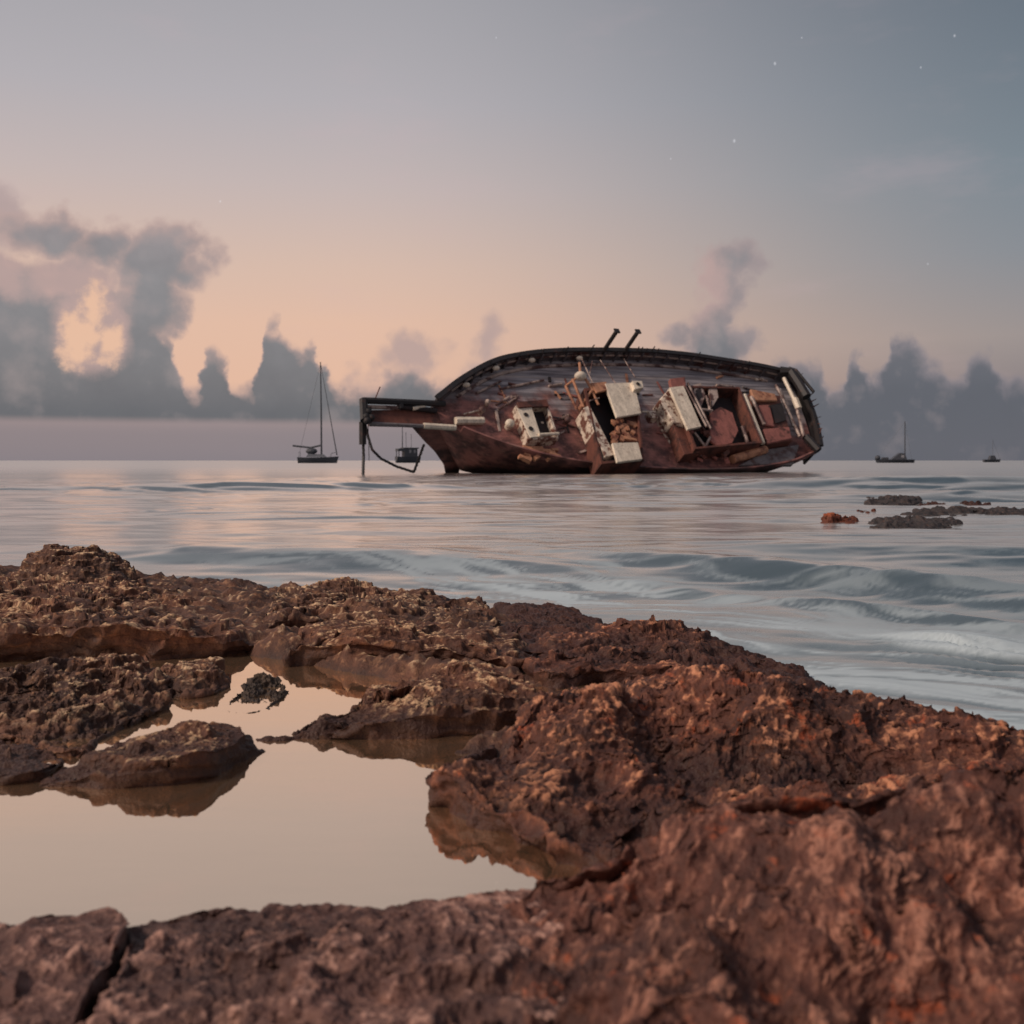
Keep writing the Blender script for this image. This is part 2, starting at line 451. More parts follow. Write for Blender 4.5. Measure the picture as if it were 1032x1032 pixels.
def swell(X, Y):
    z = np.zeros_like(X)
    # long low swells: (centre x, centre y, half width x, thickness y, height, skew)
    for cx, cy, wx, wy, h, k in ((-9.0, 40, 8.5, 3.2, 0.30, 0.03), (17, 42, 10, 4.0, 0.42, -0.05), (13, 31, 5, 2.0, .14, 0.0), (5, 56, 12, 4, .2, 0), (22, 30, 9, 2.0, 0.10, 0.0), (9.5, 24, 6, 1.6, 0.06, .02),
                                 (-2.0, 12.4, 3.6, 1.0, 0.11, -0.06), (3.6, 9.9, 2.6, 0.8, 0.12, -0.25), (2.6, 8.3, 1.5, 0.45, 0.06, -0.35),
                                 (6.4, 12.5, 3.0, 1.2, 0.08, -0.1), (-0.5, 60, 20, 5, 0.12, 0), (-30, 70, 20, 6, 0.2, 0), (4.9, 7.0, 1.4, 0.8, 0.12, -0.4)):
        q = (Y - cy - k * (X - cx) * 4) / wy
        env = np.exp(-((X - cx) / wx) ** 2)
        z += 1.3 * h * env * np.exp(-np.where(q < 0, (q * 1.5) ** 2, (q * 0.8) ** 2))
    P3 = np.stack([X * 0.35, Y, 0 * X], -1)
    # wavelets that lean shoreward, longer farther out
    wv = 2.2 * fbm(np.stack([X * 0.10, Y * 0.22, 0 * X + 3], -1), 1.0, 3) + 0.02 * X
    ph = 11.0 * np.log(np.maximum(Y, 1)) + wv
    t_ = ph - np.floor(ph)
    saw = np.where(t_ < 0.78, t_ / 0.78, (1 - t_) / 0.22); saw = 0.3 * saw + 0.7 * saw * saw * (3 - 2 * saw)
    patch = 0.55 + 0.9 * np.clip(fbm(np.stack([X * 0.06, Y * 0.12, 0 * X + 11], -1), 1.0, 3) + 0.3, 0, 1)
    z += saw * (Y / 11.0) * 0.78 * 0.032 * patch * sstep(5, 11, Y) * (1 - sstep(30, 85, Y))
    near = np.clip(28 / np.maximum(Y, 1), 0, 1)
    far = np.clip(140 / np.maximum(Y, 1), 0, 1)
    z += 0.05 * far * fbm(P3, 0.16, 3) * 1.4
    z += 0.030 * near * fbm(P3, 0.7, 3)
    z += 0.010 * np.clip(14 / np.maximum(Y, 1), 0, 1) * fbm(np.stack([X * 0.5, Y, 0 * X], -1), 2.6, 2)
    # chop thrown up beside the wreck
    return z

rows, cols = 660, 760
Yr = np.concatenate([np.linspace(-4.5, 3.3, 40), np.geomspace(3.4, 60, 430), np.geomspace(60.6, 9000, rows - 470)])
Tc = np.tan(np.linspace(-math.radians(48), math.radians(48), cols))
Yg, Tg = np.meshgrid(Yr, Tc, indexing='ij')
Xg = (Yg + 6.0) * Tg
Zg = swell(Xg, Yg)
sea_me = grid_mesh('sea', np.stack([Xg, Yg, Zg], -1))
# foam and mist of the long exposure: drawn-out streaks along the run of the water
dsh = Yg - shore_y(Xg)
fl = np.stack([Xg * 0.83 - Yg * 0.55, Xg * 0.55 + Yg * 0.83], -1)     # along / across the flow
warp = fbm(np.stack([Xg, Yg, 0 * Xg], -1), 0.55, 3) * 0.8
st = fbm(np.stack([fl[..., 0] * 0.34, fl[..., 1] * 1.7 + warp * 1.3, 0 * Xg], -1), 1.0, 5, 0.62)
st2 = fbm(np.stack([fl[..., 0] * 0.7 + 9, fl[..., 1] * 6.0 + warp * 3.5, 0 * Xg + 4], -1), 1.0, 4, 0.65)
rightw = sstep(-4.5, 1.5, Xg) * np.exp(-np.clip(dsh - 0.6, 0, 50) / 4.0)
foam = rightw ** 0.6 * (0.06 + 0.86 * sstep(0.08, 1.0, 0.36 + 1.15 * st + 0.75 * st2))
edge = np.exp(-np.clip(dsh, 0, 9) / 1.1) * np.clip(0.6 + 0.8 * st2 + .4 * st, 0, 1) * sstep(-3.6, 0.2, Xg)
foam = np.clip(foam + 0.62 * edge + 0.50 * sstep(-1.5, 1.0, Xg) * np.exp(-np.clip(dsh, 0, 9) / 1.9) * np.clip(0.7 + 0.6 * st, 0, 1), 0, 1)
splash = np.exp(-(((Xg - 2.72) / 0.42) ** 2 + ((Yg - 6.55) / 0.5) ** 2)) * np.clip(0.75 + 0.9 * st2, 0, 1)
foam = np.clip(foam + 0.5 * splash, 0, 0.9)
leftst = sstep(0.05, 0.5, fbm(np.stack([Xg * 0.25, Yg * 1.2, 0 * Xg + 8], -1), 1.0, 4)) * np.exp(-np.clip(dsh, 0, 20) / 3) * 0.3
foam = np.maximum(foam, leftst)
# wash along the wreck
wa, wb = np.array([-5.9, 92.0]), np.array([27.0, 107.0]); we = wb - wa
tw = np.clip(((Xg - wa[0]) * we[0] + (Yg - wa[1]) * we[1]) / (we @ we), 0, 1)
dw = np.hypot(Xg - wa[0] - tw * we[0], Yg - wa[1] - tw * we[1])
foam = np.maximum(foam, np.exp(-(dw / 2.2) ** 2) * np.clip(0.15 + 1.3 * fbm(np.stack([Xg * 0.5, Yg * 0.5, 0 * Xg + 2], -1), 1.0, 3), 0, 0.7))
at = sea_me.attributes.new('foam', 'FLOAT', 'POINT'); at.data.foreach_set('value', foam.reshape(-1).astype(np.float32))
co = np.empty(rows * cols * 3, np.float32); sea_me.vertices.foreach_get('co', co); co = co.reshape(-1, 3)
co[:, 2] += (0.10 * splash + 0.02 * edge).reshape(-1); sea_me.vertices.foreach_set('co', co.reshape(-1)); sea_me.update()

def sea_mat():
    m, nt, b = newmat('sea_water')
    p = pos(nt)
    at = nt.nodes.new('ShaderNodeAttribute'); at.attribute_name = 'foam'
    f = S(nt, at.outputs['Fac'])
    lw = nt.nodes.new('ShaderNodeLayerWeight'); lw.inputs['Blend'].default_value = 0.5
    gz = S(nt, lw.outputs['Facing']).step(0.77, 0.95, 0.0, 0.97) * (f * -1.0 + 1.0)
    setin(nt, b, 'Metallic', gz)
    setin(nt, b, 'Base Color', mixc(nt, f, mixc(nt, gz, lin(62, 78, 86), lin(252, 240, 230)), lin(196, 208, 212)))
    setin(nt, b, 'Roughness', f * 0.4 + sepz(nt, p)[1].step(35, 220, 0.17, 0.36))
    b.inputs['IOR'].default_value = 1.6
    h = noise(nt, p, 0.5, 3, 0.5, stretch=(0.5, 1.5, 1)) * 1.6 + noise(nt, p, 1.6, 4, 0.55, stretch=(0.45, 2.0, 1)) * 0.6 + noise(nt, p, 6.0, 3, 0.5, stretch=(0.35, 1.6, 1)) * 0.12
    bump(nt, b, h, 0.10, 0.10)
    return m
sea = link('sea', sea_me, sea_mat()); tag(sea, kind='structure')

# ------------------------------------------------------------------ shore terrain
def polyd(poly, X, Y):
    """signed distance to polygon, positive inside"""
    d = np.full(X.shape, 1e9); ins = np.zeros(X.shape, bool)
    n = len(poly)
    for k in range(n):
        a, b = poly[k], poly[(k + 1) % n]
        e = b - a
        t = np.clip(((X - a[0]) * e[0] + (Y - a[1]) * e[1]) / (e @ e), 0, 1)
        d = np.minimum(d, np.hypot(X - a[0] - t * e[0], Y - a[1] - t * e[1]))
        c = ((a[1] <= Y) != (b[1] <= Y)) & (X < e[0] * (Y - a[1]) / (e[1] if abs(e[1]) > 1e-9 else 1e-9) + a[0])
        ins ^= c
    return np.where(ins, d, -d)
POOL = np.array([G(a, b, POOL_Z)[:2] for a, b in ((-600, 662), (0, 664), (150, 668), (238, 660), (300, 664), (380, 688), (470, 690), (528, 690), (545, 715), (450, 760), (560, 792), (740, 850), (640, 900), (450, 1150), (60, 1200), (-600, 1200))])
rr, cc = 560, 620
Yt = np.geomspace(0.55, 12.6, rr); Tt = np.linspace(-1.15, 1.15, cc)
Yg2, Tg2 = np.meshgrid(Yt, Tt, indexing='ij')
Xg2 = Tg2 * np.maximum(Yg2, 0.9)
d_sh = shore_y(Xg2) - Yg2
P3 = np.stack([Xg2, Yg2, 0 * Xg2], -1)
wob = 0.28 * fbm(P3, 1.1, 4)
zt = -0.5 + 0.66 * sstep(-0.35, 1.5, d_sh + wob * 1.8) + 0.03 * sstep(0.5, 2.5, d_sh) - 0.11 * sstep(-0.2, 0.3, Xg2)
dp = polyd(POOL, Xg2, Yg2)
zt -= 0.34 * sstep(-0.12, 0.22, dp + wob * 0.35)
zt += 0.05 * fbm(P3, 2.1, 4) + 0.04 * ridged(P3, 4.0, 4) + 0.012 * ridged(P3, 17, 3)
shore = link('rocky_shore', grid_mesh('rocky_shore', np.stack([Xg2, Yg2, zt], -1)), M['rock_low'])
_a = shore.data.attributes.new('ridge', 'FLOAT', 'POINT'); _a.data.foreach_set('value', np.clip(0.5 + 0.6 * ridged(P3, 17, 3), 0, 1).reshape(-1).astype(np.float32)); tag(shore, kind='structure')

# tide pool water
def pool_mat():
    m, nt, b = newmat('still_pool_water')
    p = pos(nt)
    gl = nt.nodes.new('ShaderNodeBsdfGlossy'); gl.inputs['Color'].default_value = (1.0, 0.805, 0.63, 1); gl.inputs['Roughness'].default_value = 0.03
    df = nt.nodes.new('ShaderNodeBsdfDiffuse'); df.inputs['Color'].default_value = (0.9, 0.60, 0.38, 1)
    mx = nt.nodes.new('ShaderNodeMixShader'); mx.inputs[0].default_value = 0.95
    nt.links.new(df.outputs[0], mx.inputs[1]); nt.links.new(gl.outputs[0], mx.inputs[2])
    bp = nt.nodes.new('ShaderNodeBump'); bp.inputs['Strength'].default_value = 0.05; bp.inputs['Distance'].default_value = 0.02
    h = noise(nt, p, 2.0, 3, 0.5, stretch=(0.6, 1.6, 1))
    nt.links.new(h.s, bp.inputs['Height']); nt.links.new(bp.outputs[0], gl.inputs['Normal'])
    nt.links.new(mx.outputs[0], nt.nodes['Material Output'].inputs[0])
    return m
nx, ny = 60, 60
xs = np.linspace(-4.2, 0.35, nx); ys = np.linspace(2.0, 6.4, ny)
yy, xx = np.meshgrid(ys, xs, indexing='ij')
pool = link('tide_pool', grid_mesh('tide_pool', np.stack([xx, yy, 0 * xx + POOL_Z], -1)), pool_mat()); tag(pool, kind='structure')

# ------------------------------------------------------------------ shore rocks
def catmull(pts, per=14):
    n = len(pts); out = []
    for k in range(n):
        p0, p1, p2, p3 = pts[k - 1], pts[k], pts[(k + 1) % n], pts[(k + 2) % n]
        for j in range(per):
            t = j / per
            out.append(0.5 * (2 * p1 + (p2 - p0) * t + (2 * p0 - 5 * p1 + 4 * p2 - p3) * t * t + (3 * p1 - p0 - 3 * p2 + p3) * t ** 3))
    return np.array(out)

def grid_normals(V):
    du = np.roll(V, -1, 1) - np.roll(V, 1, 1)
    dv = np.empty_like(V); dv[1:-1] = V[2:] - V[:-2]; dv[0] = V[1] - V[0]; dv[-1] = V[-1] - V[-2]
    n = np.cross(du, dv)
    n /= np.maximum(np.linalg.norm(n, axis=-1, keepdims=True), 1e-9)
    return n

def rock(label, outline, peaks, mat, na=420, nside=46, ntop=120, zb=-0.15, big=0.05, mid=0.035, fine=0.012, under=0.10, rnd=0.05, strata=0.012, seed=0, group='craggy rocks of the shore', bigf=2.2, midf=8.0, finef=38, centre=None, name='shore_rock', flow=None, terr=0.05, bumps=(), dome=0.05):
    big *= 0.9; mid *= 0.62; fine *= 0.5
    V = np.array([P(*q) for q in outline])
    K = np.array([P(*q) for q in peaks]).reshape(-1, 3)
    cen = V[:, :2].mean(0) if centre is None else np.array(P(*centre)[:2])
    cur = catmull(V)
    ang = np.unwrap(np.arctan2(cur[:, 1] - cen[1], cur[:, 0] - cen[0]))
    if ang[-1] < ang[0]: ang = -ang; sgn = -1
    else: sgn = 1
    rad = np.hypot(cur[:, 0] - cen[0], cur[:, 1] - cen[1])
    ang = np.maximum.accumulate(ang + np.arange(len(ang)) * 1e-7)
    # spread the angles so that the samples follow the outline evenly
    seg = np.hypot(*(np.roll(cur[:, :2], -1, 0) - cur[:, :2]).T)
    seg = seg / np.maximum(cur[:, 1], 0.8)
    L = np.concatenate([[0], np.cumsum(seg)]); A = np.concatenate([ang, [ang[0] + 2 * math.pi]])
    Rr = np.concatenate([rad, [rad[0]]]); Zs = np.concatenate([cur[:, 2], [cur[0, 2]]])
    s = np.linspace(0, L[-1], na, endpoint=False)
    th = np.interp(s, L, A); R = np.interp(s, L, Rr); Zh = np.interp(s, L, Zs)
    ca, sa = np.cos(th * sgn), np.sin(th * sgn)
    dm = dome * sstep(0.16, 0.34, Zh)
    Zh = Zh - dm
    # side wall
    v = np.linspace(0, 1, nside)[:, None]
    rs = R * (1 - under * np.sin(np.clip(1 - v, 0, 1) * math.pi * 0.62) * 0.6) * (1 + 0.25 * np.clip(0.35 - v, 0, 1))
    zs = zb + (Zh - zb) * v
    side = np.stack([cen[0] + rs * ca, cen[1] + rs * sa, zs], -1)
    # top
    t = (np.linspace(0, 1, ntop + 1)[1:] ** 1.0)[:, None]
    rt = R * (1 - t * 0.995)
    X = cen[0] + rt * ca; Y = cen[1] + rt * sa
    ctl = np.concatenate([V[:], K]); wgt = np.concatenate([np.full(len(V), 0.8), np.full(len(K), 1.6)])
    num = np.zeros_like(X); den = np.zeros_like(X)
    for c, w in zip(ctl, wgt):
        q = w / (((X - c[0]) ** 2 + (Y - c[1]) ** 2) + 1e-3) ** 1.3
        num += q * c[2]; den += q
    zi = num / den
    bl = sstep(0.0, 0.16, t)
    zt_ = Zh * (1 - bl) + (zi - dm * (1 - sstep(0.05, 0.42, t))) * bl
    top = np.stack([X, Y, zt_], -1)
    G_ = np.concatenate([side, top], 0).astype(np.float32)
    # soften the shoulder
    for _ in range(6):
        k0 = max(2, int(nside * 0.7)); k1 = nside + int(ntop * 0.12)
        G_[k0:k1] = 0.25 * G_[k0 - 1:k1 - 1] + 0.5 * G_[k0:k1] + 0.25 * G_[k0 + 1:k1 + 1]
    off = np.float32([seed * 7.13, seed * 3.7, seed * 1.9])
    inner = np.concatenate([np.ones(nside), 1 - sstep(0.9, 1.0, t[:, 0]) * 0.9])[:, None]
    lowfade = sstep(-0.1, 0.10, G_[..., 2])
    N = grid_normals(G_)
    if N[nside + 5:, :, 2].mean() < 0: N = -N
    q = G_ + off
    d = big * fbm(q, bigf, 4) + 0.6 * big * ridged(q, bigf * 1.4, 3)
    G_ = G_ + N * (d * inner * (0.35 + 0.65 * lowfade))[..., None]
    for bx, by, bY, br, bh in bumps:
        c_ = P(bx, by, bY)
        G_[..., 2] += bh * np.exp(-((G_[..., 0] - c_[0]) ** 2 + (G_[..., 1] - c_[1]) ** 2) / br ** 2) * sstep(0.0, 0.15, G_[..., 2])
    if terr:
        hh = (G_[..., 2] + 0.05 * fbm(G_ + off, 3.0, 3)) / terr
        fr_ = hh - np.floor(hh)
        G_[..., 2] += 0.62 * terr * (sstep(0.25, 0.75, fr_) - fr_) * sstep(0.12, 0.2, G_[..., 2]) * inner
    N = grid_normals(G_)
    if N[nside + 5:, :, 2].mean() < 0: N = -N
    q = G_ + off
    if flow is not None:
        fa = np.float32(flow[0]); fa = fa / np.linalg.norm(fa)
        q = q - (1 - flow[1]) * (q @ fa)[..., None] * fa
        q2f = True
    # weathering: knobs and pits, stronger on the dry top than on the undercut side
    topw = 0.35 + 0.65 * sstep(0.0, 0.6, N[..., 2])
    st_ = 0.5 * strata * np.sin(q[..., 2] * 70 + 12 * fbm(q, 2.2, 3)) * (1 - sstep(0.3, 0.7, np.abs(N[..., 2])))
    rg = fbm(q, midf * 0.8, 3, 0.45) * 1.1 + 0.35 * ridged(q, midf * 0.6, 2) - 0.6 * np.clip(perlin(q * midf * 1.9 + 5.1) - 0.15, 0, 1)
    d = mid * rg * topw + mid * 0.2 * fbm(q, midf * 1.7, 3) + st_
    G_ = G_ + N * (d * inner)[..., None]
    for bx, by, bY, br, bh in bumps:
        c_ = P(bx, by, bY)
        G_[..., 2] += bh * np.exp(-((G_[..., 0] - c_[0]) ** 2 + (G_[..., 1] - c_[1]) ** 2) / br ** 2) * sstep(0.0, 0.15, G_[..., 2])
    if terr:
        hh = (G_[..., 2] + 0.05 * fbm(G_ + off, 3.0, 3)) / terr
        fr_ = hh - np.floor(hh)
        G_[..., 2] += 0.62 * terr * (sstep(0.25, 0.75, fr_) - fr_) * sstep(0.12, 0.2, G_[..., 2]) * inner
    N = grid_normals(G_)
    if N[nside + 5:, :, 2].mean() < 0: N = -N
    q = G_ + off
    if flow is not None: q = q - (1 - flow[1]) * (q @ fa)[..., None] * fa
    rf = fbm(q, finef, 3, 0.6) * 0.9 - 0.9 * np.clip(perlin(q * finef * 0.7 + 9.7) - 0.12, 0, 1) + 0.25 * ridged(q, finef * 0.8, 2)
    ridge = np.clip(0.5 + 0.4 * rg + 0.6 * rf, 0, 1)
    d = fine * (rf * topw + 0.6 * fbm(q, finef * 1.8, 2) * topw)
    G_ = G_ + N * (d * inner)[..., None]
    base = np.array([cen[0], cen[1], 0.0])
    test = grid_normals(G_)[nside + 5:, :, 2].mean()
    me = grid_mesh(name, G_ - base.astype(np.float32), wrap=True, flip=test < 0)
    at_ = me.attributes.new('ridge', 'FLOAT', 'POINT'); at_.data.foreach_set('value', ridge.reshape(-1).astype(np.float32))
    o = link(name, me, mat); o.location = base
    tag(o, label, 'rock', group)
    return o

FAR, LOW, RED, PINK = M['rock_far'], M['rock_low'], M['rock_red'], M['rock_pink']
# big ledge on the left with the dark undercut
rock('long brown rock ledge with a dark undercut face on the left beyond the pool',
     [(-160, 640, 5.5), (-60, 636, 5.5), (0, 630, 5.55), (60, 622, 5.55), (120, 618, 5.55), (180, 626, 5.6), (230, 640, 5.7), (264, 650, 5.95), (272, 640, 7.0), (235, 612, 8.0), (180, 598, 8.6), (120, 588, 9.0), (60, 580, 9.2), (-60, 578, 9.2), (-160, 590, 8)],
     [(90, 590, 7.4), (20, 596, 7.0), (160, 606, 7.2), (-60, 600, 7)], FAR, na=700, ntop=150, nside=60, seed=1, under=0.12, big=.06, mid=.045, fine=.014)
rock('pale crusted rounded knob crowning the far left ledge',
     [(12, 572, 8.4), (30, 580, 8.0), (70, 586, 7.8), (110, 586, 7.9), (136, 580, 8.3), (132, 572, 9.0), (90, 568, 9.3), (40, 566, 9.3)],
     [(50, 549, 8.5), (95, 552, 8.5), (75, 550, 8.5), (28, 562, 8.5), (118, 566, 8.5)], LOW, na=360, ntop=110, seed=2, big=.05, mid=.05, fine=.016, under=.04)
rock('jagged low rock pile at the left edge behind the dark pool rock',
     [(-90, 742, 3.95), (0, 738, 4.0), (40, 754, 3.8), (84, 752, 3.8), (114, 740, 4.02), (150, 714, 4.35), (170, 704, 4.55), (168, 692, 5.2), (130, 682, 5.4), (70, 680, 5.4), (0, 690, 5.2), (-90, 690, 5.1)],
     [(70, 663, 4.95), (25, 684, 4.7), (128, 672, 5.0), (60, 698, 4.5), (100, 700, 4.5), (0, 715, 4.3)], LOW, na=620, ntop=150, seed=3, big=.06, mid=.055, fine=.018, under=.08)
rock('small knobbly rock at the water edge under the left ledge',
     [(140, 696, 4.85), (180, 702, 4.72), (216, 697, 4.8), (227, 684, 5.1), (206, 678, 5.35), (170, 676, 5.35), (146, 682, 5.2)],
     [(196, 668, 5.0), (160, 673, 5.05), (180, 680, 4.9)], LOW, na=320, ntop=80, seed=4, big=.045, mid=.045, fine=.014)
rock('little dark rock at the left margin of the pool',
     [(-60, 772, 3.5), (10, 776, 3.46), (50, 772, 3.54), (66, 762, 3.75), (34, 750, 4.0), (-40, 750, 4.0)],
     [(8, 748, 3.75), (-30, 752, 3.75)], FAR, na=300, ntop=70, seed=5, big=.03, mid=.03, fine=.01)
rock('dark whaleback rock lying alone in the left half of the pool',
     [(26, 793, 3.46), (56, 787, 3.44), (100, 780, 3.42), (150, 768, 3.42), (205, 757, 3.5), (242, 752, 3.72), (266, 757, 3.88), (246, 748, 4.0), (225, 741, 3.98), (185, 744, 3.95), (150, 750, 3.9), (110, 762, 3.85), (70, 772, 3.72)],
     [(150, 741, 3.66), (200, 734, 3.76), (228, 735, 3.86), (110, 755, 3.6), (175, 736, 3.7)], FAR, na=560, ntop=120, nside=50, seed=6, big=.022, mid=.022, fine=.009, under=.04)
rock('low brown rock in mid picture running into the pool from its far bank',
     [(260, 750, 4.02), (320, 741, 4.02), (370, 724, 4.0), (430, 712, 4.04), (500, 710, 4.12), (548, 710, 4.25), (552, 705, 4.6), (525, 692, 4.95), (470, 684, 5.1), (420, 694, 4.85), (385, 706, 4.6), (330, 732, 4.3), (290, 742, 4.1)],
     [(470, 671, 4.55), (400, 691, 4.4), (510, 676, 4.6), (345, 722, 4.1), (430, 682, 4.4), (480, 700, 4.2)], FAR, na=640, ntop=140, nside=54, seed=7, big=.03, mid=.035, fine=.012, under=.05)
rock('undercut ledge of rust brown rock behind the mid picture pool rock',
     [(284, 660, 5.5), (300, 648, 5.45), (350, 636, 5.42), (400, 642, 5.4), (450, 648, 5.35), (492, 656, 5.3), (535, 664, 5.3), (540, 648, 6.2), (450, 636, 6.6), (350, 632, 6.6), (296, 644, 6.2)],
     [(350, 629, 5.8), (440, 636, 5.9), (400, 634, 5.8)], FAR, na=520, ntop=100, nside=60, seed=8, big=.035, mid=.03, fine=.012, under=.14)
rock('rough grey brown reef flat at the sea edge left of the wave wash',
     [(265, 634, 6.35), (285, 618, 6.4), (340, 622, 6.4), (400, 630, 6.3), (460, 632, 6.3), (500, 630, 6.4), (496, 616, 8), (450, 609, 8.6), (390, 603, 8.9), (340, 597, 9.1), (290, 598, 9.1), (258, 608, 8.4)],
     [(340, 589, 7.9), (298, 594, 7.8), (400, 600, 7.8), (452, 608, 7.5), (360, 606, 7.0)], LOW, na=520, ntop=110, seed=9, big=.045, mid=.05, fine=.016)
rock('low reddish reef edge where the sea spills over in thin white streams',
     [(490, 652, 5.8), (540, 656, 5.7), (590, 650, 5.8), (614, 642, 6.2), (606, 632, 7.4), (560, 620, 8.2), (510, 614, 8.4), (486, 626, 7.5)],
     [(520, 611, 7.5), (572, 616, 7.3), (545, 630, 6.6)], RED, na=400, ntop=90, seed=10, big=.035, mid=.04, fine=.014)
rock('thin dark wet rock shelf between the left ledge and the sea',
     [(140, 602, 7.9), (200, 607, 7.7), (266, 614, 7.5), (268, 592, 9.4), (200, 585, 10.2), (140, 581, 10.4), (124, 588, 9.6)],
     [(200, 589, 8.9), (240, 596, 8.6)], LOW, na=360, ntop=80, seed=12, big=.05, mid=.05, fine=.015)
rock('broken reddish rock ridge bordering the sea right of the white streams',
     [(540, 674, 5.0), (600, 668, 5.0), (660, 670, 5.0), (720, 682, 5.0), (780, 692, 5.0), (824, 694, 5.2), (822, 684, 5.9), (765, 672, 6.3), (722, 658, 6.5), (690, 648, 6.8), (650, 642, 7.1), (600, 642, 7.1), (552, 656, 6.2)],
     [(652, 629, 6.1), (692, 638, 6.0), (612, 642, 5.9), (742, 663, 5.6), (580, 656, 5.5), (790, 680, 5.5)], RED, na=560, ntop=120, seed=13, big=.05, mid=.05, fine=.016)
rock('broad red boulder with a rounded top and a block-like left end at the pool',
     [(432, 777, 3.36), (442, 788, 3.2), (480, 806, 3.04), (530, 824, 2.86), (590, 856, 2.72), (700, 856, 2.7), (850, 850, 2.84), (1000, 850, 2.84), (1150, 880, 2.8), (1200, 850, 3.2), (1120, 815, 3.8), (1012, 765, 4.3), (930, 730, 4.7), (870, 710, 5.0), (800, 706, 5.1), (700, 704, 5.1), (600, 706, 4.95), (545, 712, 4.7), (528, 736, 4.2), (460, 764, 3.62)],
     [(560, 700, 3.95), (620, 690, 3.85), (700, 689, 3.85), (800, 691, 3.85), (872, 697, 3.85), (932, 724, 3.7), (985, 752, 3.5), (1060, 790, 3.3), (540, 725, 3.75), (462, 760, 3.42), (700, 770, 3.25), (850, 768, 3.25), (560, 770, 3.3)],
     RED, na=1100, ntop=260, nside=60, seed=14, big=.07, mid=.034, fine=.018, terr=.03, flow=((.4, .85, .35), .4), bumps=((655, 725, 3.7, .22, -.09), (590, 715, 3.7, .25, .04), (760, 705, 3.7, .3, .03), (720, 760, 3.3, .3, -.05), (470, 785, 3.2, .1, .03), (850, 730, 3.5, .3, -.05)), under=.05, centre=(760, 740, 3.7), midf=7.0, finef=34, dome=.02)
rock('largest foreground boulder, dark red and out of focus, at the lower right',
     [(514, 898, 2.26), (582, 854, 2.31), (700, 804, 2.4), (760, 789, 2.4), (830, 769, 2.42), (900, 772, 2.42), (950, 772, 2.46), (1032, 772, 2.5), (1150, 776, 2.5), (1350, 880, 1.95), (1500, 1250, 1.25), (1000, 1500, 0.95), (650, 1400, 1.0), (486, 1150, 1.36), (480, 1010, 1.68), (496, 948, 1.95)],
     [(740, 880, 2.05), (900, 870, 2.05), (900, 1010, 1.65), (700, 1010, 1.65), (620, 915, 2.0), (600, 1020, 1.6), (1000, 900, 1.95)],
     M['rock_rose'], na=1100, ntop=300, nside=70, seed=15, big=.075, mid=.026, fine=.014, terr=.0, under=.03, centre=(820, 960, 1.75), bigf=2.6, midf=9, finef=40, flow=((.4, .85, .35), .4), bumps=((945, 815, 2.25, .12, .06), (905, 870, 2.1, .12, .05), (890, 830, 2.2, .16, -.03), (1000, 850, 2.1, .2, -.04), (760, 830, 2.25, .2, .03), (680, 900, 2.05, .2, -.05), (610, 880, 2.2, .14, .03), (900, 980, 1.7, .25, -.06), (740, 960, 1.8, .2, .03)))
rock('flat pitted pinkish slab across the bottom of the picture',
     [(134, 930, 2.33), (200, 918, 2.36), (300, 915, 2.36), (400, 907, 2.36), (470, 900, 2.36), (542, 894, 2.36), (610, 960, 2.0), (620, 1200, 1.4), (300, 1250, 1.3), (120, 1200, 1.4), (72, 1040, 1.76), (98, 1006, 1.88), (126, 950, 2.18)],
     [(300, 968, 1.98), (450, 952, 2.0), (200, 990, 1.95), (400, 1040, 1.7)], PINK, na=760, ntop=240, nside=40, seed=16, big=.022, mid=.026, fine=.014, under=.02, midf=9, finef=30)
rock('smooth purple brown slab in the bottom left corner, split off by a crack',
     [(129, 921, 2.3), (60, 921, 2.36), (0, 936, 2.26), (-100, 950, 2.2), (-220, 1100, 1.6), (-50, 1250, 1.3), (50, 1060, 1.7), (90, 992, 1.93), (122, 944, 2.16)],
     [(50, 958, 2.05), (0, 1000, 1.9)], PINK, na=520, ntop=170, nside=40, seed=17, big=.014, mid=.014, fine=.009, under=.02, midf=9, finef=34)
w = rock('patch of dark seaweed breaking the surface in the narrow pool arm',
     [(222, 716, 4.5), (250, 718, 4.42), (276, 710, 4.55), (287, 690, 4.95), (264, 684, 5.1), (244, 697, 4.8)],
     [(262, 704, 4.72), (240, 713, 4.58)], M['weed'], na=300, ntop=90, seed=18, terr=0, dome=0.01, big=.03, mid=.05, fine=.03, group=None, name='seaweed', finef=34)
w['category'] = 'seaweed'
if 'group' in w: del w['group']
for lab, pts, pk, sd in (('orange weed-covered rock breaking the sea surface on the right', [(828, 530, 19.6), (850, 533, 19.0), (866, 529, 19.8), (860, 525, 21), (838, 525, 21)], [(842, 519.5, 20.0), (856, 522, 20.0)], 21),
                         ('small rusty rock just behind the orange one in the sea', [(862, 522, 22.4), (874, 521, 22.4), (882, 518, 23.5), (868, 518, 24)], [(872, 514, 23.2)], 22),
                         ('dull red rock awash at right, left of another red one', [(926, 513, 27), (946, 514, 26.6), (950, 510, 28), (930, 509, 28)], [(938, 509, 27.4)], 23),
                         ('dull red rock awash nearest the right frame edge', [(966, 512, 27), (992, 513, 26.6), (998, 509, 28.5), (970, 508, 28.5)], [(980, 508, 27.6)], 24)):
    rock(lab, pts, pk, M['orange_rock'] if sd < 23 else M['rock_red'], na=160, ntop=40, nside=24, seed=sd, zb=-0.4, big=.10, mid=.12, fine=.04, terr=0, dome=0, midf=4, finef=12, group='weedy rocks awash in the sea')

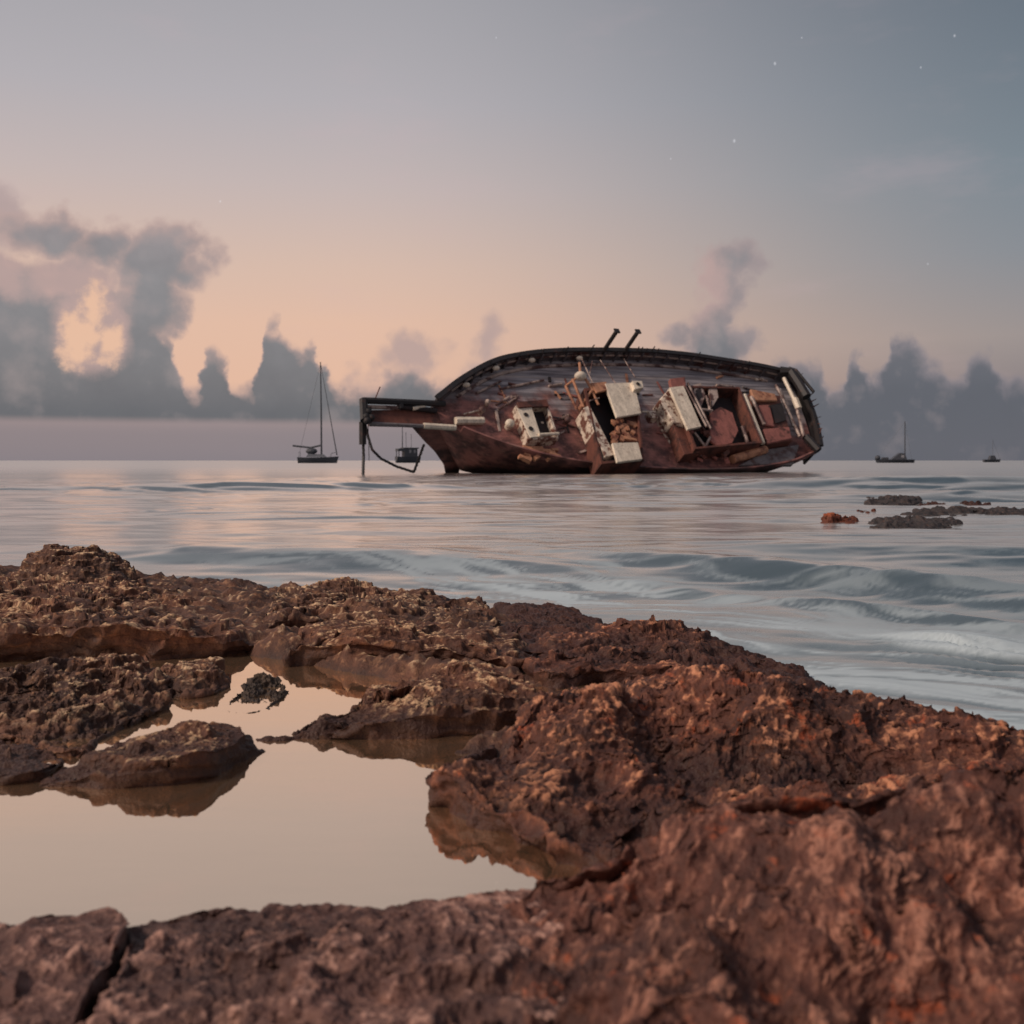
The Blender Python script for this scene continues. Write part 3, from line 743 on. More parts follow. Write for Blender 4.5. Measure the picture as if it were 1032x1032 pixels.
M['reef'] = rock_material('dark_wet_reef', lin(44, 42, 44), lin(64, 58, 58), lin(100, 78, 72), lin(120, 100, 92), lin(150, 70, 52), 0.2, 0.6, (-0.2, -0.1))
for lab, a, b, py, Y, hpx, sd in (('long dark reef hump awash farthest out at right under the small yacht', 900, 1080, 495, 44, 8, 31),
                                  ('dark reef streak awash left of the red rocks and behind the orange one', 868, 930, 508, 29.5, 7.0, 32),
                                  ('broad dark reef back awash at the right frame edge in front of the red rocks', 905, 1090, 522, 22.5, 8.5, 33),
                                  ('thin dark reef line awash directly right of the orange rock', 872, 968, 531, 19.2, 6.0, 34)):
    m_ = (a + b) / 2; w_ = b - a; dY = Y * 0.07
    out_ = [(a, py + 1, Y), (a + w_ * .2, py + 2, Y - dY), (m_, py + 2.5, Y - dY * 1.2), (b - w_ * .2, py + 2, Y - dY), (b, py + 1, Y), (b - w_ * .2, py - 1, Y + dY), (m_, py - 1.5, Y + dY), (a + w_ * .2, py - 1, Y + dY)]
    out_ = [(x_, HY + (CAM_Z - 0.03) * F / y_, y_) for x_, _, y_ in out_]
    top_ = [(a + w_ * f_, HY + (CAM_Z - hpx * Y / F * g_) * F / Y, Y) for f_, g_ in ((.2, .6), (.38, 1.0), (.55, .7), (.75, .95))]
    rock(lab, out_, top_, M['reef'], na=260, ntop=50, nside=20, seed=sd, zb=-0.5, big=.10, mid=.13, fine=.05, midf=3, finef=9, bigf=.9, terr=0, dome=0, group='weedy rocks awash in the sea')

# ------------------------------------------------------------------ the wreck
psi, phi = math.radians(30), math.radians(52)
va = np.array([math.cos(psi), math.sin(psi), 0.0])
vp = np.array([-math.sin(psi) * math.cos(phi), math.cos(psi) * math.cos(phi), math.sin(phi)])
vn = np.cross(va, vp)
DS = 101.0
O = np.array([(630 - HX) * DS / F, DS, CAM_Z - (417 - HY) * DS / F])
CAMP = np.array([0, 0, CAM_Z])
def dk(px, py, h=0.0):
    """ship coordinates of the point h above the deck seen along px,py"""
    d = np.array([(px - HX) / F, 1, -(py - HY) / F]); o = O + h * vn
    t = np.dot(o - CAMP, vn) / np.dot(d, vn); q = CAMP + t * d - o
    return np.array([np.dot(q, va), np.dot(q, vp), h])

wreck = bpy.data.objects.new('shipwreck', None); COL.objects.link(wreck)
Rm = Matrix(((va[0], vp[0], vn[0]), (va[1], vp[1], vn[1]), (va[2], vp[2], vn[2])))
wreck.matrix_world = Matrix.Translation(Vector(O)) @ Rm.to_4x4()
tag(wreck, 'rusted sailing ship wreck heeled over, its deck and broken white deckhouses facing the shore', 'shipwreck')

xs_ = np.array([-20.5, -19.4, -18, -16.2, -14, -12, -8, -4, 1.2, 6, 10.9, 18.3, 22.5])
yh = np.array([-0.30, 0.15, 1.44, 2.65, 4.0, 4.98, 5.97, 6.5, 6.84, 7.03, 6.82, 5.91, 4.9])
yl = np.array([-0.70, -1.5, -2.4, -3.35, -4.3, -5.0, -6.0, -6.5, -6.84, -7.0, -6.82, -5.91, -4.5])
NS = 90
ux = np.linspace(0, 1, NS); st_x = -19.8 + 42.3 * (ux ** 1.15)
hi_y = np.interp(st_x, xs_, yh); lo_y = np.interp(st_x, xs_, yl)
def smooth1(v):
    for _ in range(10): v[1:-1] = 0.25 * v[:-2] + 0.5 * v[1:-1] + 0.25 * v[2:]
    return v
hi_y, lo_y = smooth1(hi_y), smooth1(lo_y)
def skew(x, y): return x + 0.26 * y * sstep(12, 23, x)      # the stern runs at a slant
# hull shell: from the high rail round the keel to the low rail
sec = 29
HV = np.zeros((NS, sec, 3))
for i in range(NS):
    c0 = 0.5 * (hi_y[i] + lo_y[i]); b0 = 0.5 * (hi_y[i] - lo_y[i])
    dep = min(7.2, 0.35 + 1.35 * (st_x[i] + 19.8)) if st_x[i] < -10 else 7.2 - 3.6 * sstep(8, 23, st_x[i])
    full = 0.35 + 0.9 * sstep(-20, -6, st_x[i])
    for j in range(sec):
        s = -1 + 2 * j / (sec - 1)       # -1 high .. 1 low
        y = c0 - s * b0
        hgt = -dep * (1 - abs(s) ** (1.0 + 2.2 * full))
        HV[i, j] = (skew(st_x[i], y) - 0.10 * max(0, -hgt - 1) * sstep(16, 23, st_x[i]) * 3, y, hgt)
hull_me = grid_mesh('hull', HV)
hull = link('hull', hull_me, M['hull'], wreck)
# deck
dn = 25
DV = np.zeros((NS, dn, 3))
for i in range(NS):
    for j in range(dn):
        t = j / (dn - 1); y = lo_y[i] + (hi_y[i] - lo_y[i]) * t
        DV[i, j] = (skew(st_x[i], y), y, -0.02 + 0.22 * (1 - (2 * t - 1) ** 2) * min(1, (hi_y[i] - lo_y[i]) / 8))
link('deck', grid_mesh('deck', DV), M['deck'], wreck)
# bulwarks (closed shells with thickness) and cap rails
def strip(name, xy, prof, mat):
    """sweep a closed profile (outward, up) along an edge line"""
    xy = np.array(xy); n = len(xy)
    tang = np.gradient(xy, axis=0); tang /= np.linalg.norm(tang, axis=1)[:, None]
    nor = np.stack([-tang[:, 1], tang[:, 0]], -1)
    V = np.zeros((n, len(prof), 3))
    for k, (o_, u_) in enumerate(prof):
        V[:, k, :2] = xy + nor * o_; V[:, k, 2] = u_
    me = grid_mesh(name, V, wrap=True)
    for f in me.polygons: f.use_smooth = False
    bm = bmesh.new(); bm.from_mesh(me)
    bm.verts.ensure_lookup_table(); c = len(prof)
    bm.faces.new([bm.verts[k] for k in range(c)]); bm.faces.new([bm.verts[(n - 1) * c + k] for k in range(c)][::-1])
    bmesh.ops.recalc_face_normals(bm, faces=bm.faces[:]); bm.to_mesh(me); bm.free()
    return link(name, me, mat, wreck)
HB = 1.25
hi_line = np.array([(skew(x, y), y) for x, y in zip(st_x, hi_y)])
lo_line = np.array([(skew(x, y), y) for x, y in zip(st_x, lo_y)])
stern = np.array([hi_line[-1] + (lo_line[-1] - hi_line[-1]) * t + np.array([0.55 * math.sin(math.pi * t), 0]) for t in np.linspace(0, 1, 14)])
strip('high_bulwark', hi_line, [(0.14, -0.05), (0.14, HB), (-0.02, HB), (-0.02, -0.05)], M['bulwark'])
strip('low_bulwark', lo_line[6:], [(0.02, -0.05), (0.02, 0.75), (-0.14, 0.75), (-0.14, -0.05)], M['hull'])
strip('cap_rail', hi_line, [(0.30, HB + 0.003), (0.30, HB + 0.17), (-0.16, HB + 0.17), (-0.16, HB + 0.003)], M['black_iron'])
strip('rubbing_strake', hi_line, [(0.24, -0.5), (0.24, -0.2), (0.143, -0.2), (0.143, -0.5)], M['black_iron'])
strip('waterway_plank', hi_line[8:-6] + np.array([0, -0.62]), [(0.0, 0.06), (0.0, 0.22), (-0.26, 0.22), (-0.26, 0.06)], M['pale'])
strip('inner_rail', hi_line[6:-4] + np.array([0, -0.05]), [(0.0, 0.68), (0.0, 0.80), (-0.12, 0.80), (-0.12, 0.68)], M['pale'])
strip('transom', stern, [(0.10, -1.9), (0.10, 1.05), (-0.10, 1.05), (-0.10, -1.9)], M['black_iron'])
strip('taffrail', stern, [(0.2, 1.053), (0.2, 1.22), (-0.2, 1.22), (-0.2, 1.053)], M['black_iron'])
# ribs inside the high bulwark
for k in range(10, NS - 2, 3):
    m = MB(); x, y = hi_line[k]
    m.box((x, y - 0.16, HB * 0.5), (0.14, 0.24, HB - 0.06)).build('bulwark_rib', M['bulwark'], wreck)
# white worn knees on the high side
for px, py in ((536, 363), (584, 361), (470, 388), (500, 371)):
    q = dk(px, py, 0.9); MB().ball(q, 0.30, 1.2, .7, .8).build('white_knee', M['white'], wreck, smooth=True)
# stubs of torn rigging on the high rail
for px in (546, 566, 570, 642, 646, 651, 656, 662, 595, 700, 745, 520, 489):
    top = 356 if px > 530 else 362
    x = dk(px, 355, HB)[0]; y = np.interp(x, hi_line[:, 0], hi_line[:, 1])
    MB().tube([(x, y, HB), (x + random.uniform(-.1, .2), y, HB + random.uniform(0.45, 0.85))], 0.06, 5).build('rail_stub', M['black_iron'], wreck)
for px in (607, 628):
    x = dk(px + 3, 355, HB)[0]; y = np.interp(x, hi_line[:, 0], hi_line[:, 1]) + 0.1
    MB().tube([(x, y, 0.3), (x, y, HB + 2.6)], 0.22, 8).box((x, y, HB + 2.62), (0.55, 0.5, 0.12)).build('mooring_post', M['black_iron'], wreck)

def dky(px, py, y):
    d = np.array([(px - HX) / F, 1, -(py - HY) / F]); o = O + y * vp
    t = np.dot(o - CAMP, vp) / np.dot(d, vp); q = CAMP + t * d - o
    return np.array([np.dot(q, va), y, np.dot(q, vn)])
def quad(px4, h): return [dk(a, b, h) + np.array([random.uniform(-.07, .07), random.uniform(-.07, .07), random.uniform(-.05, .05)]) for a, b in px4]
cw = [(412, 427), (446, 425), (470, 446), (462, 478), (449, 478), (447, 468), (438, 455), (428, 445)]
MB().hull8([dky(a, b, -0.72) for a, b in cw], [dky(a, b, -0.28) for a, b in cw]).build('cutwater', M['hull'], wreck, .05)
def slab(name, px4, h1, h0, mat, parent, bevel=0.03):
    hi = quad(px4, h1); lo = [np.array([q[0], q[1], h0]) for q in hi]
    return MB().hull8(lo, hi).build(name, mat, parent, bevel)
def coaming(name, px4, h1, mat, parent, th=0.22):
    """four upright walls round an open well"""
    hi = quad(px4, h1); c = sum(hi) / 4; m = MB()
    inn = [q + (c - q) * (th / max(np.hypot(*(c - q)[:2]), .1)) * 1.5 for q in hi]
    for k in range(4):
        a, b, ai, bi = hi[k], hi[(k + 1) % 4], inn[k], inn[(k + 1) % 4]
        z = lambda q: np.array([q[0], q[1], 0.0])
        m.hull8([z(a), z(b), z(bi), z(ai)], [a, b, bi, ai])
    return m.build(name, mat, parent)
def floor_plate(name, px4, h, mat, parent):
    hi = quad(px4, h); lo = [q - np.array([0, 0, .12]) for q in hi]
    return MB().hull8(lo, hi).build(name, mat, parent)
def rod(name, pts, r, mat, parent): return MB().tube([dk(*q) for q in pts], r, 7).build(name, mat, parent)

# forward hatch
fh = coaming('forward_hatch', [(520, 409), (552, 407), (563, 441), (533, 443)], 1.1, M['speckled'], wreck)
slab('hatch_roof', [(521, 411), (536, 410), (546, 440), (534, 441)], 1.22, 1.11, M['white'], fh)
for px, py in ((530, 418), (535, 432)):
    q = dk(px, py, 1.24); MB().tube([q, q + np.array([0, 0, .05])], 0.22, 12).build('porthole', M['dark'], fh)
rod('hatch_sill', [(543, 438, 1.3), (563, 437, 1.3)], 0.14, M['white'], fh)
floor_plate('hatch_floor', [(522, 414), (550, 412), (560, 440), (534, 442)], 0.32, M['dark'], fh)
slab('hatch_head', [(521, 405), (551, 403), (554, 409), (523, 411)], 1.35, 1.12, M['rust'], fh)
pile = MB()
for k in range(14):
    q = dk(random.uniform(528, 560), random.uniform(452, 463), .2); pile.box(q, (random.uniform(.5, 1.6), random.uniform(.2, .5), random.uniform(.2, .6)), Matrix.Rotation(random.uniform(-.6, .6), 3, 'Z'))
tag(pile.build('fallen_planks', M['rust_tan'], wreck), kind='stuff')
rod('deck_spar', [(459, 424, 0.45), (487, 424, 0.45)], 0.34, M['white'], wreck)
for px, py, r in ((512, 430, .42), (484, 416, .3), (570, 426, .3), (490, 408, .25)):
    q = dk(px, py, .3); MB().tube([q - np.array([0, 0, .3]), q + np.array([0, 0, .3])], r * .7, 9).ball(q + np.array([0, 0, .4]), r).build('bollard', M['white'] if r > .35 else M['pale'], wreck)
for a, b in (((500, 414, .3), (521, 401, .3)), ((504, 392, .3), (548, 383, .3)), ((553, 389, .3), (566, 387, .3)), ((560, 424, .3), (574, 418, .3)), ((480, 396, .3), (505, 384, .3)), ((500, 408, .3), (513, 400, .3))):
    rod('loose_spar', [a, b], 0.11, M['pale'], wreck)

# mid deckhouse
mh = coaming('mid_deckhouse', [(589, 392), (640, 386), (650, 464), (606, 467)], 2.0, M['rust'], wreck)
floor_plate('house_floor', [(590, 396), (640, 390), (650, 464), (606, 466)], 0.55, M['dark'], mh)
slab('roof_panel', [(610, 387), (639, 386), (646, 416), (622, 420)], 2.28, 2.02, M['white'], mh)
slab('roof_panel', [(617, 447), (643, 446), (648, 463), (622, 466)], 2.28, 2.02, M['white'], mh)
slab('roof_edge', [(596, 386), (611, 385), (614, 393), (602, 395)], 2.26, 2.02, M['rust_tan'], mh)
slab('front_wall', [(588, 411), (594, 409), (620, 458), (611, 461)], 2.0, 0.2, M['speckled'], mh)
slab('rusted_roof', [(622, 421), (645, 419), (648, 446), (618, 446)], 1.6, 1.4, M['rust'], mh)
slab('vent_box', [(638, 384), (647, 384), (649, 391), (640, 392)], 2.75, 2.0, M['white'], mh)
q = dk(643, 387, 2.78); MB().tube([q, q + np.array([0, 0, .05])], 0.2, 10).build('vent_shade_disc', M['dark'], mh)  # dark disc paints the shade inside the vent
jm = MB()
for k in range(26):
    q = dk(random.uniform(617, 645), random.uniform(424, 446), 1.62); jm.box(q, (random.uniform(.15, .9), random.uniform(.15, .5), random.uniform(.15, .5)), Matrix.Rotation(random.uniform(0, 3), 3, 'Z'))
tag(jm.build('roof_debris', M['rust_tan'], mh), kind='stuff')
fr = MB()
for a, b in (((570, 389, 1.8), (581, 412, 1.4)), ((577, 382, 2.2), (588, 410, 1.6)), ((585, 378, 2.3), (570, 389, 1.8)), ((597, 392, 2.0), (583, 413, 1.4)), ((586, 376, 2.3), (598, 394, 2.0)), ((585, 378, 2.3), (584, 366, 1.2)), ((592, 384, 2.1), (603, 408, 1.6))):
    fr.tube([dk(*a), dk(*b)], 0.13, 6)
fr.build('gantry_frame', M['rust_tan'], wreck)
q = dk(585, 379, 2.4); MB().ball(q, 0.55, 1.1, .8, .8).build('cowl_vent', M['white'], wreck, smooth=True)
for a, b in (((586, 361, 1.2), (600, 392, 1.9)), ((605, 363, 1.2), (620, 386, 2.3)), ((629, 362, 1.2), (640, 380, 2.4)), ((597, 364, 1.2), (594, 378, 1.5)), ((594, 404, 2.1), (604, 401, 2.1))):
    rod('stay_wire', [a, b], 0.055, M['pale'], wreck)

# small white fittings between the houses
for (px, py, s) in ((656, 421, .75), (667, 425, .7), (671, 421, .4)):
    q = dk(px, py, .5); MB().box(q, (s, s * 1.1, 1.0)).tube([q + np.array([0, 0, .5]), q + np.array([0, 0, .62])], s * .3, 9).build('deck_fitting', M['speckled'], wreck, .04)
rod('white_pipe', [(647, 415, .6), (660, 415, .6)], .09, M['white'], wreck)

# aft deckhouse
ah = coaming('aft_deckhouse', [(678, 388), (745, 390), (768, 446), (700, 452)], 1.9, M['rust'], wreck)
floor_plate('house_floor', [(678, 390), (745, 391), (767, 446), (700, 452)], 0.5, M['dark'], ah)
slab('roof_panel', [(675, 390), (689, 389), (707, 430), (694, 433)], 2.4, 2.1, M['white'], ah)
slab('side_wall', [(665, 402), (675, 391), (692, 430), (678, 425)], 1.7, 0.1, M['speckled'], ah, .12)
slab('roof_head', [(675, 382), (690, 380), (692, 389), (677, 391)], 2.3, 1.9, M['rust_pink'], ah)
slab('rusted_side', [(678, 427), (695, 433), (705, 456), (690, 458)], 1.4, 0.1, M['rust'], ah)
hi = [dk(a, b, 1.55) for a, b in ((716, 416), (726, 410), (738, 416), (744, 434), (738, 446), (724, 450), (716, 444))]
MB().hull8([p_ - np.array([0, 0, .2]) for p_ in hi], hi).build('fallen_panel', M['rust_pink'], ah)
for pts in (((699, 388), (706, 386), (711, 398), (706, 412), (700, 404)), ((714, 390), (722, 388), (724, 400), (718, 410))):
    hi = [dk(a, b, 1.8) for a, b in pts]; MB().hull8([p_ - np.array([0, 0, .25]) for p_ in hi], hi).build('torn_plate', M['pale'], ah)
hi = [dk(a, b, 1.83) for a, b in ((701, 393), (706, 391), (708, 400), (703, 404))]; MB().hull8([p_ - np.array([0, 0, .02]) for p_ in hi], hi).build('torn_hole_shade', M['dark'], ah)  # dark patch paints the shade of a hole; nothing is cut
tr = MB()
for a, b in (((690, 388, 2.2), (712, 430, 2.0)), ((704, 412, 1.9), (718, 414, 1.9)), ((712, 399, 2), (716, 416, 1.8)), ((693, 386, 2.1), (716, 432, 1.9)), ((722, 388, 1.9), (740, 390, 1.9)), ((716, 440, 1.6), (706, 460, .8)), ((700, 436, 1.8), (712, 452, 1.2))):
    tr.tube([dk(*a), dk(*b)], 0.12, 6)
tr.build('truss', M['pale'], ah)
jm = MB()
for k in range(44):
    q = dk(random.uniform(698, 735), random.uniform(416, 462), random.uniform(.2, 1.4)); jm.box(q, (random.uniform(.2, 1.1), random.uniform(.12, .5), random.uniform(.15, .5)), Matrix.Rotation(random.uniform(0, 3), 3, 'Z') @ Matrix.Rotation(random.uniform(-.8, .8), 3, 'X'))
tag(jm.build('wreckage', M['rust'], ah), kind='stuff')
jm = MB()
for k in range(30):
    q = dk(random.uniform(690, 740), random.uniform(428, 465), random.uniform(.2, 1.0)); jm.box(q, (random.uniform(.2, .8), random.uniform(.1, .4), random.uniform(.1, .4)), Matrix.Rotation(random.uniform(0, 3), 3, 'Z') @ Matrix.Rotation(random.uniform(-.8, .8), 3, 'X'))
tag(jm.build('wreckage', M['rust_pink'], ah), kind='stuff')
# coaming strips and rusted gear of the after deck
MB().tube([dk(750, 398, 1.7), dk(769, 447, 1.5)], 0.22, 6).build('coaming_strip', M['white'], wreck)
MB().tube([dk(757, 400, 1.5), dk(770, 428, 1.4)], 0.2, 6).tube([dk(748, 430, 1.2), dk(754, 450, 1.0)], 0.2, 6).build('coaming_strip', M['pale'], wreck)
cab = slab('stern_cabin', [(757, 392), (786, 398), (800, 444), (772, 448)], 1.2, 0.0, M['rust'], wreck, .1)
slab('cabin_plate', [(757, 392), (781, 396), (784, 404), (760, 403)], 1.55, 1.2, M['rust_tan'], cab, .08)
slab('cabin_plate', [(764, 408), (776, 408), (782, 430), (772, 428)], 1.45, 1.2, M['rust_pink'], cab, .08)
slab('cabin_plate', [(770, 432), (796, 430), (799, 442), (774, 447)], 1.5, 1.2, M['rust_pink'], cab, .08)
slab('cabin_shade_plate', [(776, 408), (788, 406), (793, 424), (782, 427)], 1.33, 1.2, M['dark'], cab, .03)  # raised dark plate, painted as the shade of a well
MB().tube([dk(738, 463, .7), dk(771, 453, .7)], .42, 9).build('rolled_plate', M['rust_tan'], wreck)
slab('grey_plating', [(745, 468), (775, 452), (806, 448), (800, 468)], 0.5, 0.0, M['grey'], wreck, .1)
for a, b, r, mm in (((790, 381, 1.3), (800, 402, 1.2), .2, 'white'), ((801, 402, 1.2), (805, 412, 1.1), .34, 'white'), ((782, 388, 1.0), (806, 440, .8), .16, 'pale'), ((803, 412, 1.3), (810, 440, 1.0), .16, 'pale'), ((786, 392, 1), (800, 430, .8), .16, 'grey')):
    MB().tube([dk(*a), dk(*b)], r, 6).build('stern_rail', M[mm], wreck)
for pts, r in ((((786, 374, 1.3), (797, 375, 1.8), (806, 388, 2.0), (813, 400, 2.0)), .5), (((795, 371, 1.6), (802, 373, 2.0), (820, 395, 2.0)), .17)):
    MB().tube([dk(*q) for q in pts], r, 7).build('stern_davit', M['black_iron'], wreck)
for k in range(12):
    a_ = np.array(stern[min(13, int(k * 1.15))]); L_ = random.uniform(.2, .7)
    MB().tube([(a_[0], a_[1], 1.1), (a_[0] + random.uniform(-.1, .5), a_[1] + random.uniform(-.4, .4), 1.15 + L_)], random.uniform(.05, .12), 5, .03).build('stern_splinter', M[random.choice(('black_iron', 'pale', 'rust'))], wreck)
rod('rudder_head', [(812, 440, .9), (825, 454, 1.1)], .4, M['black_iron'], wreck)

# planks, pipes and flakes of paint strewn over the sloping deck
for k in range(64):
    px, py = (random.uniform(468, 800), random.uniform(398, 466)) if k % 3 else (random.uniform(480, 780), random.uniform(378, 400))
    q = dk(px, py, .22)
    if abs(q[1]) > np.interp(q[0], xs_, yh) - .5 or q[0] > 21: continue
    L_ = random.uniform(.5, 2.2); w_ = random.uniform(.10, .26)
    a_ = random.choice((0.0, 0.0, math.pi / 2)) + random.uniform(-.35, .35)
    m_ = MB().box(q, (L_, w_, random.uniform(.06, .2)), Matrix.Rotation(a_, 3, 'Z') @ Matrix.Rotation(random.uniform(-.12, .12), 3, 'Y'))
    m_.build('loose_plank', M[random.choice(('pale', 'rust', 'rust_tan', 'dark', 'grey', 'speckled', 'rust_pink'))], wreck)

# bowsprit platform, its rails and chains
bs = MB()
hi = [dk(a, b, .35) for a, b in ((370, 413), (440, 412), (446, 428), (373, 426))]
bs.hull8([p_ - np.array([0, 0, .5]) for p_ in hi], hi)
bsp = bs.build('bowsprit', M['rust'], wreck, .04)
for a, b, r, mm in (((366, 403.5, .9), (448, 407, .9), .27, 'black_iron'), ((367, 410, .6), (402, 411, .6), .17, 'pale'), ((402, 410, .6), (440, 414, .6), .22, 'dark'), ((372, 427, .45), (428, 429.5, .45), .17, 'grey'), ((427, 429, .5), (459, 431, .5), .25, 'white'),
                    ((366, 403, .9), (367, 424, .7), .34, 'black_iron'), ((403, 404, .9), (404, 412, .6), .3, 'black_iron'), ((372, 412, .7), (372, 426, .6), .2, 'dark'), ((416, 412, .7), (428, 410, .7), .16, 'white'), ((378, 402, .9), (383, 390, .9), .05, 'rust')):
    MB().tube([dk(*a), dk(*b)], r, 7).build('bowsprit_rail', M[mm], bsp)
for px, py in ((371, 415), (369, 420), (374, 421), (370, 424)):
    MB().ball(dk(px, py, .9), .3).build('chain_block', M['black_iron'], bsp)
def chain(name, pts, r):
    W = []
    for px, py, Y in pts:
        w = P(px, py, Y) - O; W.append(np.array([w @ va, w @ vp, w @ vn]))
    m = MB(); n = 0
    cur = []
    for k in range(len(W) - 1):
        L_ = np.linalg.norm(W[k + 1] - W[k]); c = max(2, int(L_ / .18))
        for j in range(c): cur.append(W[k] + (W[k + 1] - W[k]) * j / c)
    cur.append(W[-1])
    for k in range(len(cur) - 1):
        mm = (cur[k] + cur[k + 1]) / 2; dd = (cur[k + 1] - cur[k])
        side = np.cross(dd, (0.3, 0.5, 0.8) if k % 2 else (0.8, -.3, .2)); side = side / np.linalg.norm(side) * r * .35
        m.tube([cur[k], mm + side, cur[k + 1] + dd * .1], r * .75, 5)
    m.build(name, M['black_iron'], wreck)
Yb = 88.0
chain('anchor_chain', [(366, 424, Yb), (366, 445, Yb), (366.5, 460, Yb), (366, 479.5, 86)], .16)
MB().tube([(P(365.5, 425, Yb) - O) @ np.stack([va, vp, vn], 1), (P(365.5, 448, Yb) - O) @ np.stack([va, vp, vn], 1)], .3, 7).build('chain_bundle', M['black_iron'], wreck)
chain('bobstay_chain', [(368, 427, Yb), (371, 440, Yb), (375, 453, Yb), (384, 462, Yb + .4), (400, 470, Yb + 1), (417, 475.5, 89.5), (422, 462, 90), (427, 448, 90.5)], .15)
chain('hanging_line', [(371, 428, Yb), (372, 464, Yb)], .04)

# ------------------------------------------------------------------ distant boats
def boat_hull(L, B, H, n=22, m=9, sheer=0.25, stern=0.75):
    V = np.zeros((n, m, 3))
    for i in range(n):
        t = i / (n - 1); w = B / 2 * (math.sin(min(1, (1 - t) * 1.25 + 0.0) * math.pi / 2) ** 0.75) * (stern + (1 - stern) * sstep(0, .35, t))
        zt = H * (1 + sheer * (t - 0.35) ** 2 * 2)
        for j in range(m):
            s = -1 + 2 * j / (m - 1)
            V[i, j] = (-L / 2 + L * t * (1 - 0.05 * (1 - abs(s) ** 2)), w * np.sign(s) * abs(s) ** .6, -0.4 + (zt + 0.4) * abs(s) ** 1.6)
    return V
def add_boat(name, px, Y, yaw, label, cat, L, B, H, parts):
    o = bpy.data.objects.new(name, None); COL.objects.link(o)
    o.location = ((px - HX) * Y / F, Y, 0); o.rotation_euler = (0, 0, yaw)
    tag(o, label, cat, 'boats anchored far out')
    V = boat_hull(L, B, H)
    h = link('hull', grid_mesh('hull', V), M['boat_dark'], o)
    top = V[:, [0, -1]]
    dk_ = np.stack([top[:, 0] * [1, .98, 1], (top[:, 0] + top[:, 1]) / 2, top[:, 1] * [1, .98, 1]], 1); dk_[..., 2] -= 0.1
    link('deck', grid_mesh('deck', dk_), M['boat_grey'], o)
    MB().hull8([V[0, 0], V[0, 4], V[0, -1]], [V[0, 0] + [-.1, 0, 0], V[0, 4] + [-.1, 0, 0], V[0, -1] + [-.1, 0, 0]]).build('transom', M['boat_dark'], o)
    for nm, mat, fn in parts:
        m = MB(); fn(m); m.build(nm, M[mat], o)
    return o
# sailing yacht on the left
Y1 = 470.0; u = Y1 / F          # metres per photo pixel at that range
add_boat('sailing_yacht', 321, Y1, 0, 'dark anchored yacht with one tall mast and a covered boom, left of the wreck', 'sailboat', 41 * u, 4.8, 5.6 * u,
  [('mast', 'boat_dark', lambda m: m.tube([(3 * u, 0, 2), (2.6 * u, 0, 60 * u), (2.0 * u, 0, 102 * u)], 0.42, 7, 0.22)),
   ('boom_cover', 'boat_dark', lambda m: m.tube([(3 * u, 0, 18 * u), (-8 * u, 0, 15.5 * u), (-26 * u, 0, 17.5 * u)], 0.42, 7)),
   ('sprayhood', 'boat_dark', lambda m: m.ball((-7 * u, 0, 12 * u), 1.7, 1.5, 1, .8)),
   ('cabin', 'boat_grey', lambda m: m.hull8([(-12 * u, -1.4, 6 * u), (8 * u, -1.2, 6 * u), (8 * u, 1.2, 6 * u), (-12 * u, 1.4, 6 * u)], [(-10 * u, -1.1, 9.5 * u), (5 * u, -.9, 8.8 * u), (5 * u, .9, 8.8 * u), (-10 * u, 1.1, 9.5 * u)])),
   ('furled_jib', 'boat_dark', lambda m: m.tube([(18.6 * u, 0, 8 * u), (12 * u, 0, 45 * u), (2.2 * u, 0, 100 * u)], 0.26, 6, 0.08)),
   ('shroud', 'boat_dark', lambda m: m.tube([(3 * u, -2, 7 * u), (2.2 * u, 0, 95 * u)], 0.06, 4).tube([(-20 * u, 0, 7 * u), (2.0 * u, 0, 100 * u)], 0.05, 4)),
   ('stern_rail', 'boat_dark', lambda m: m.tube([(-19 * u, -1.5, 6 * u), (-19 * u, -1.5, 11 * u), (-19 * u, 1.5, 11 * u), (-19 * u, 1.5, 6 * u)], 0.09, 5)),
   ('bow_rail', 'boat_dark', lambda m: m.tube([(12 * u, -1, 6 * u), (13 * u, -1, 10 * u), (19 * u, 0, 11 * u), (13 * u, 1, 10 * u), (12 * u, 1, 6 * u)], 0.08, 5)),
   ('spreader', 'boat_dark', lambda m: m.tube([(2.6 * u, -1.4, 55 * u), (2.6 * u, 1.4, 55 * u)], 0.08, 4))])
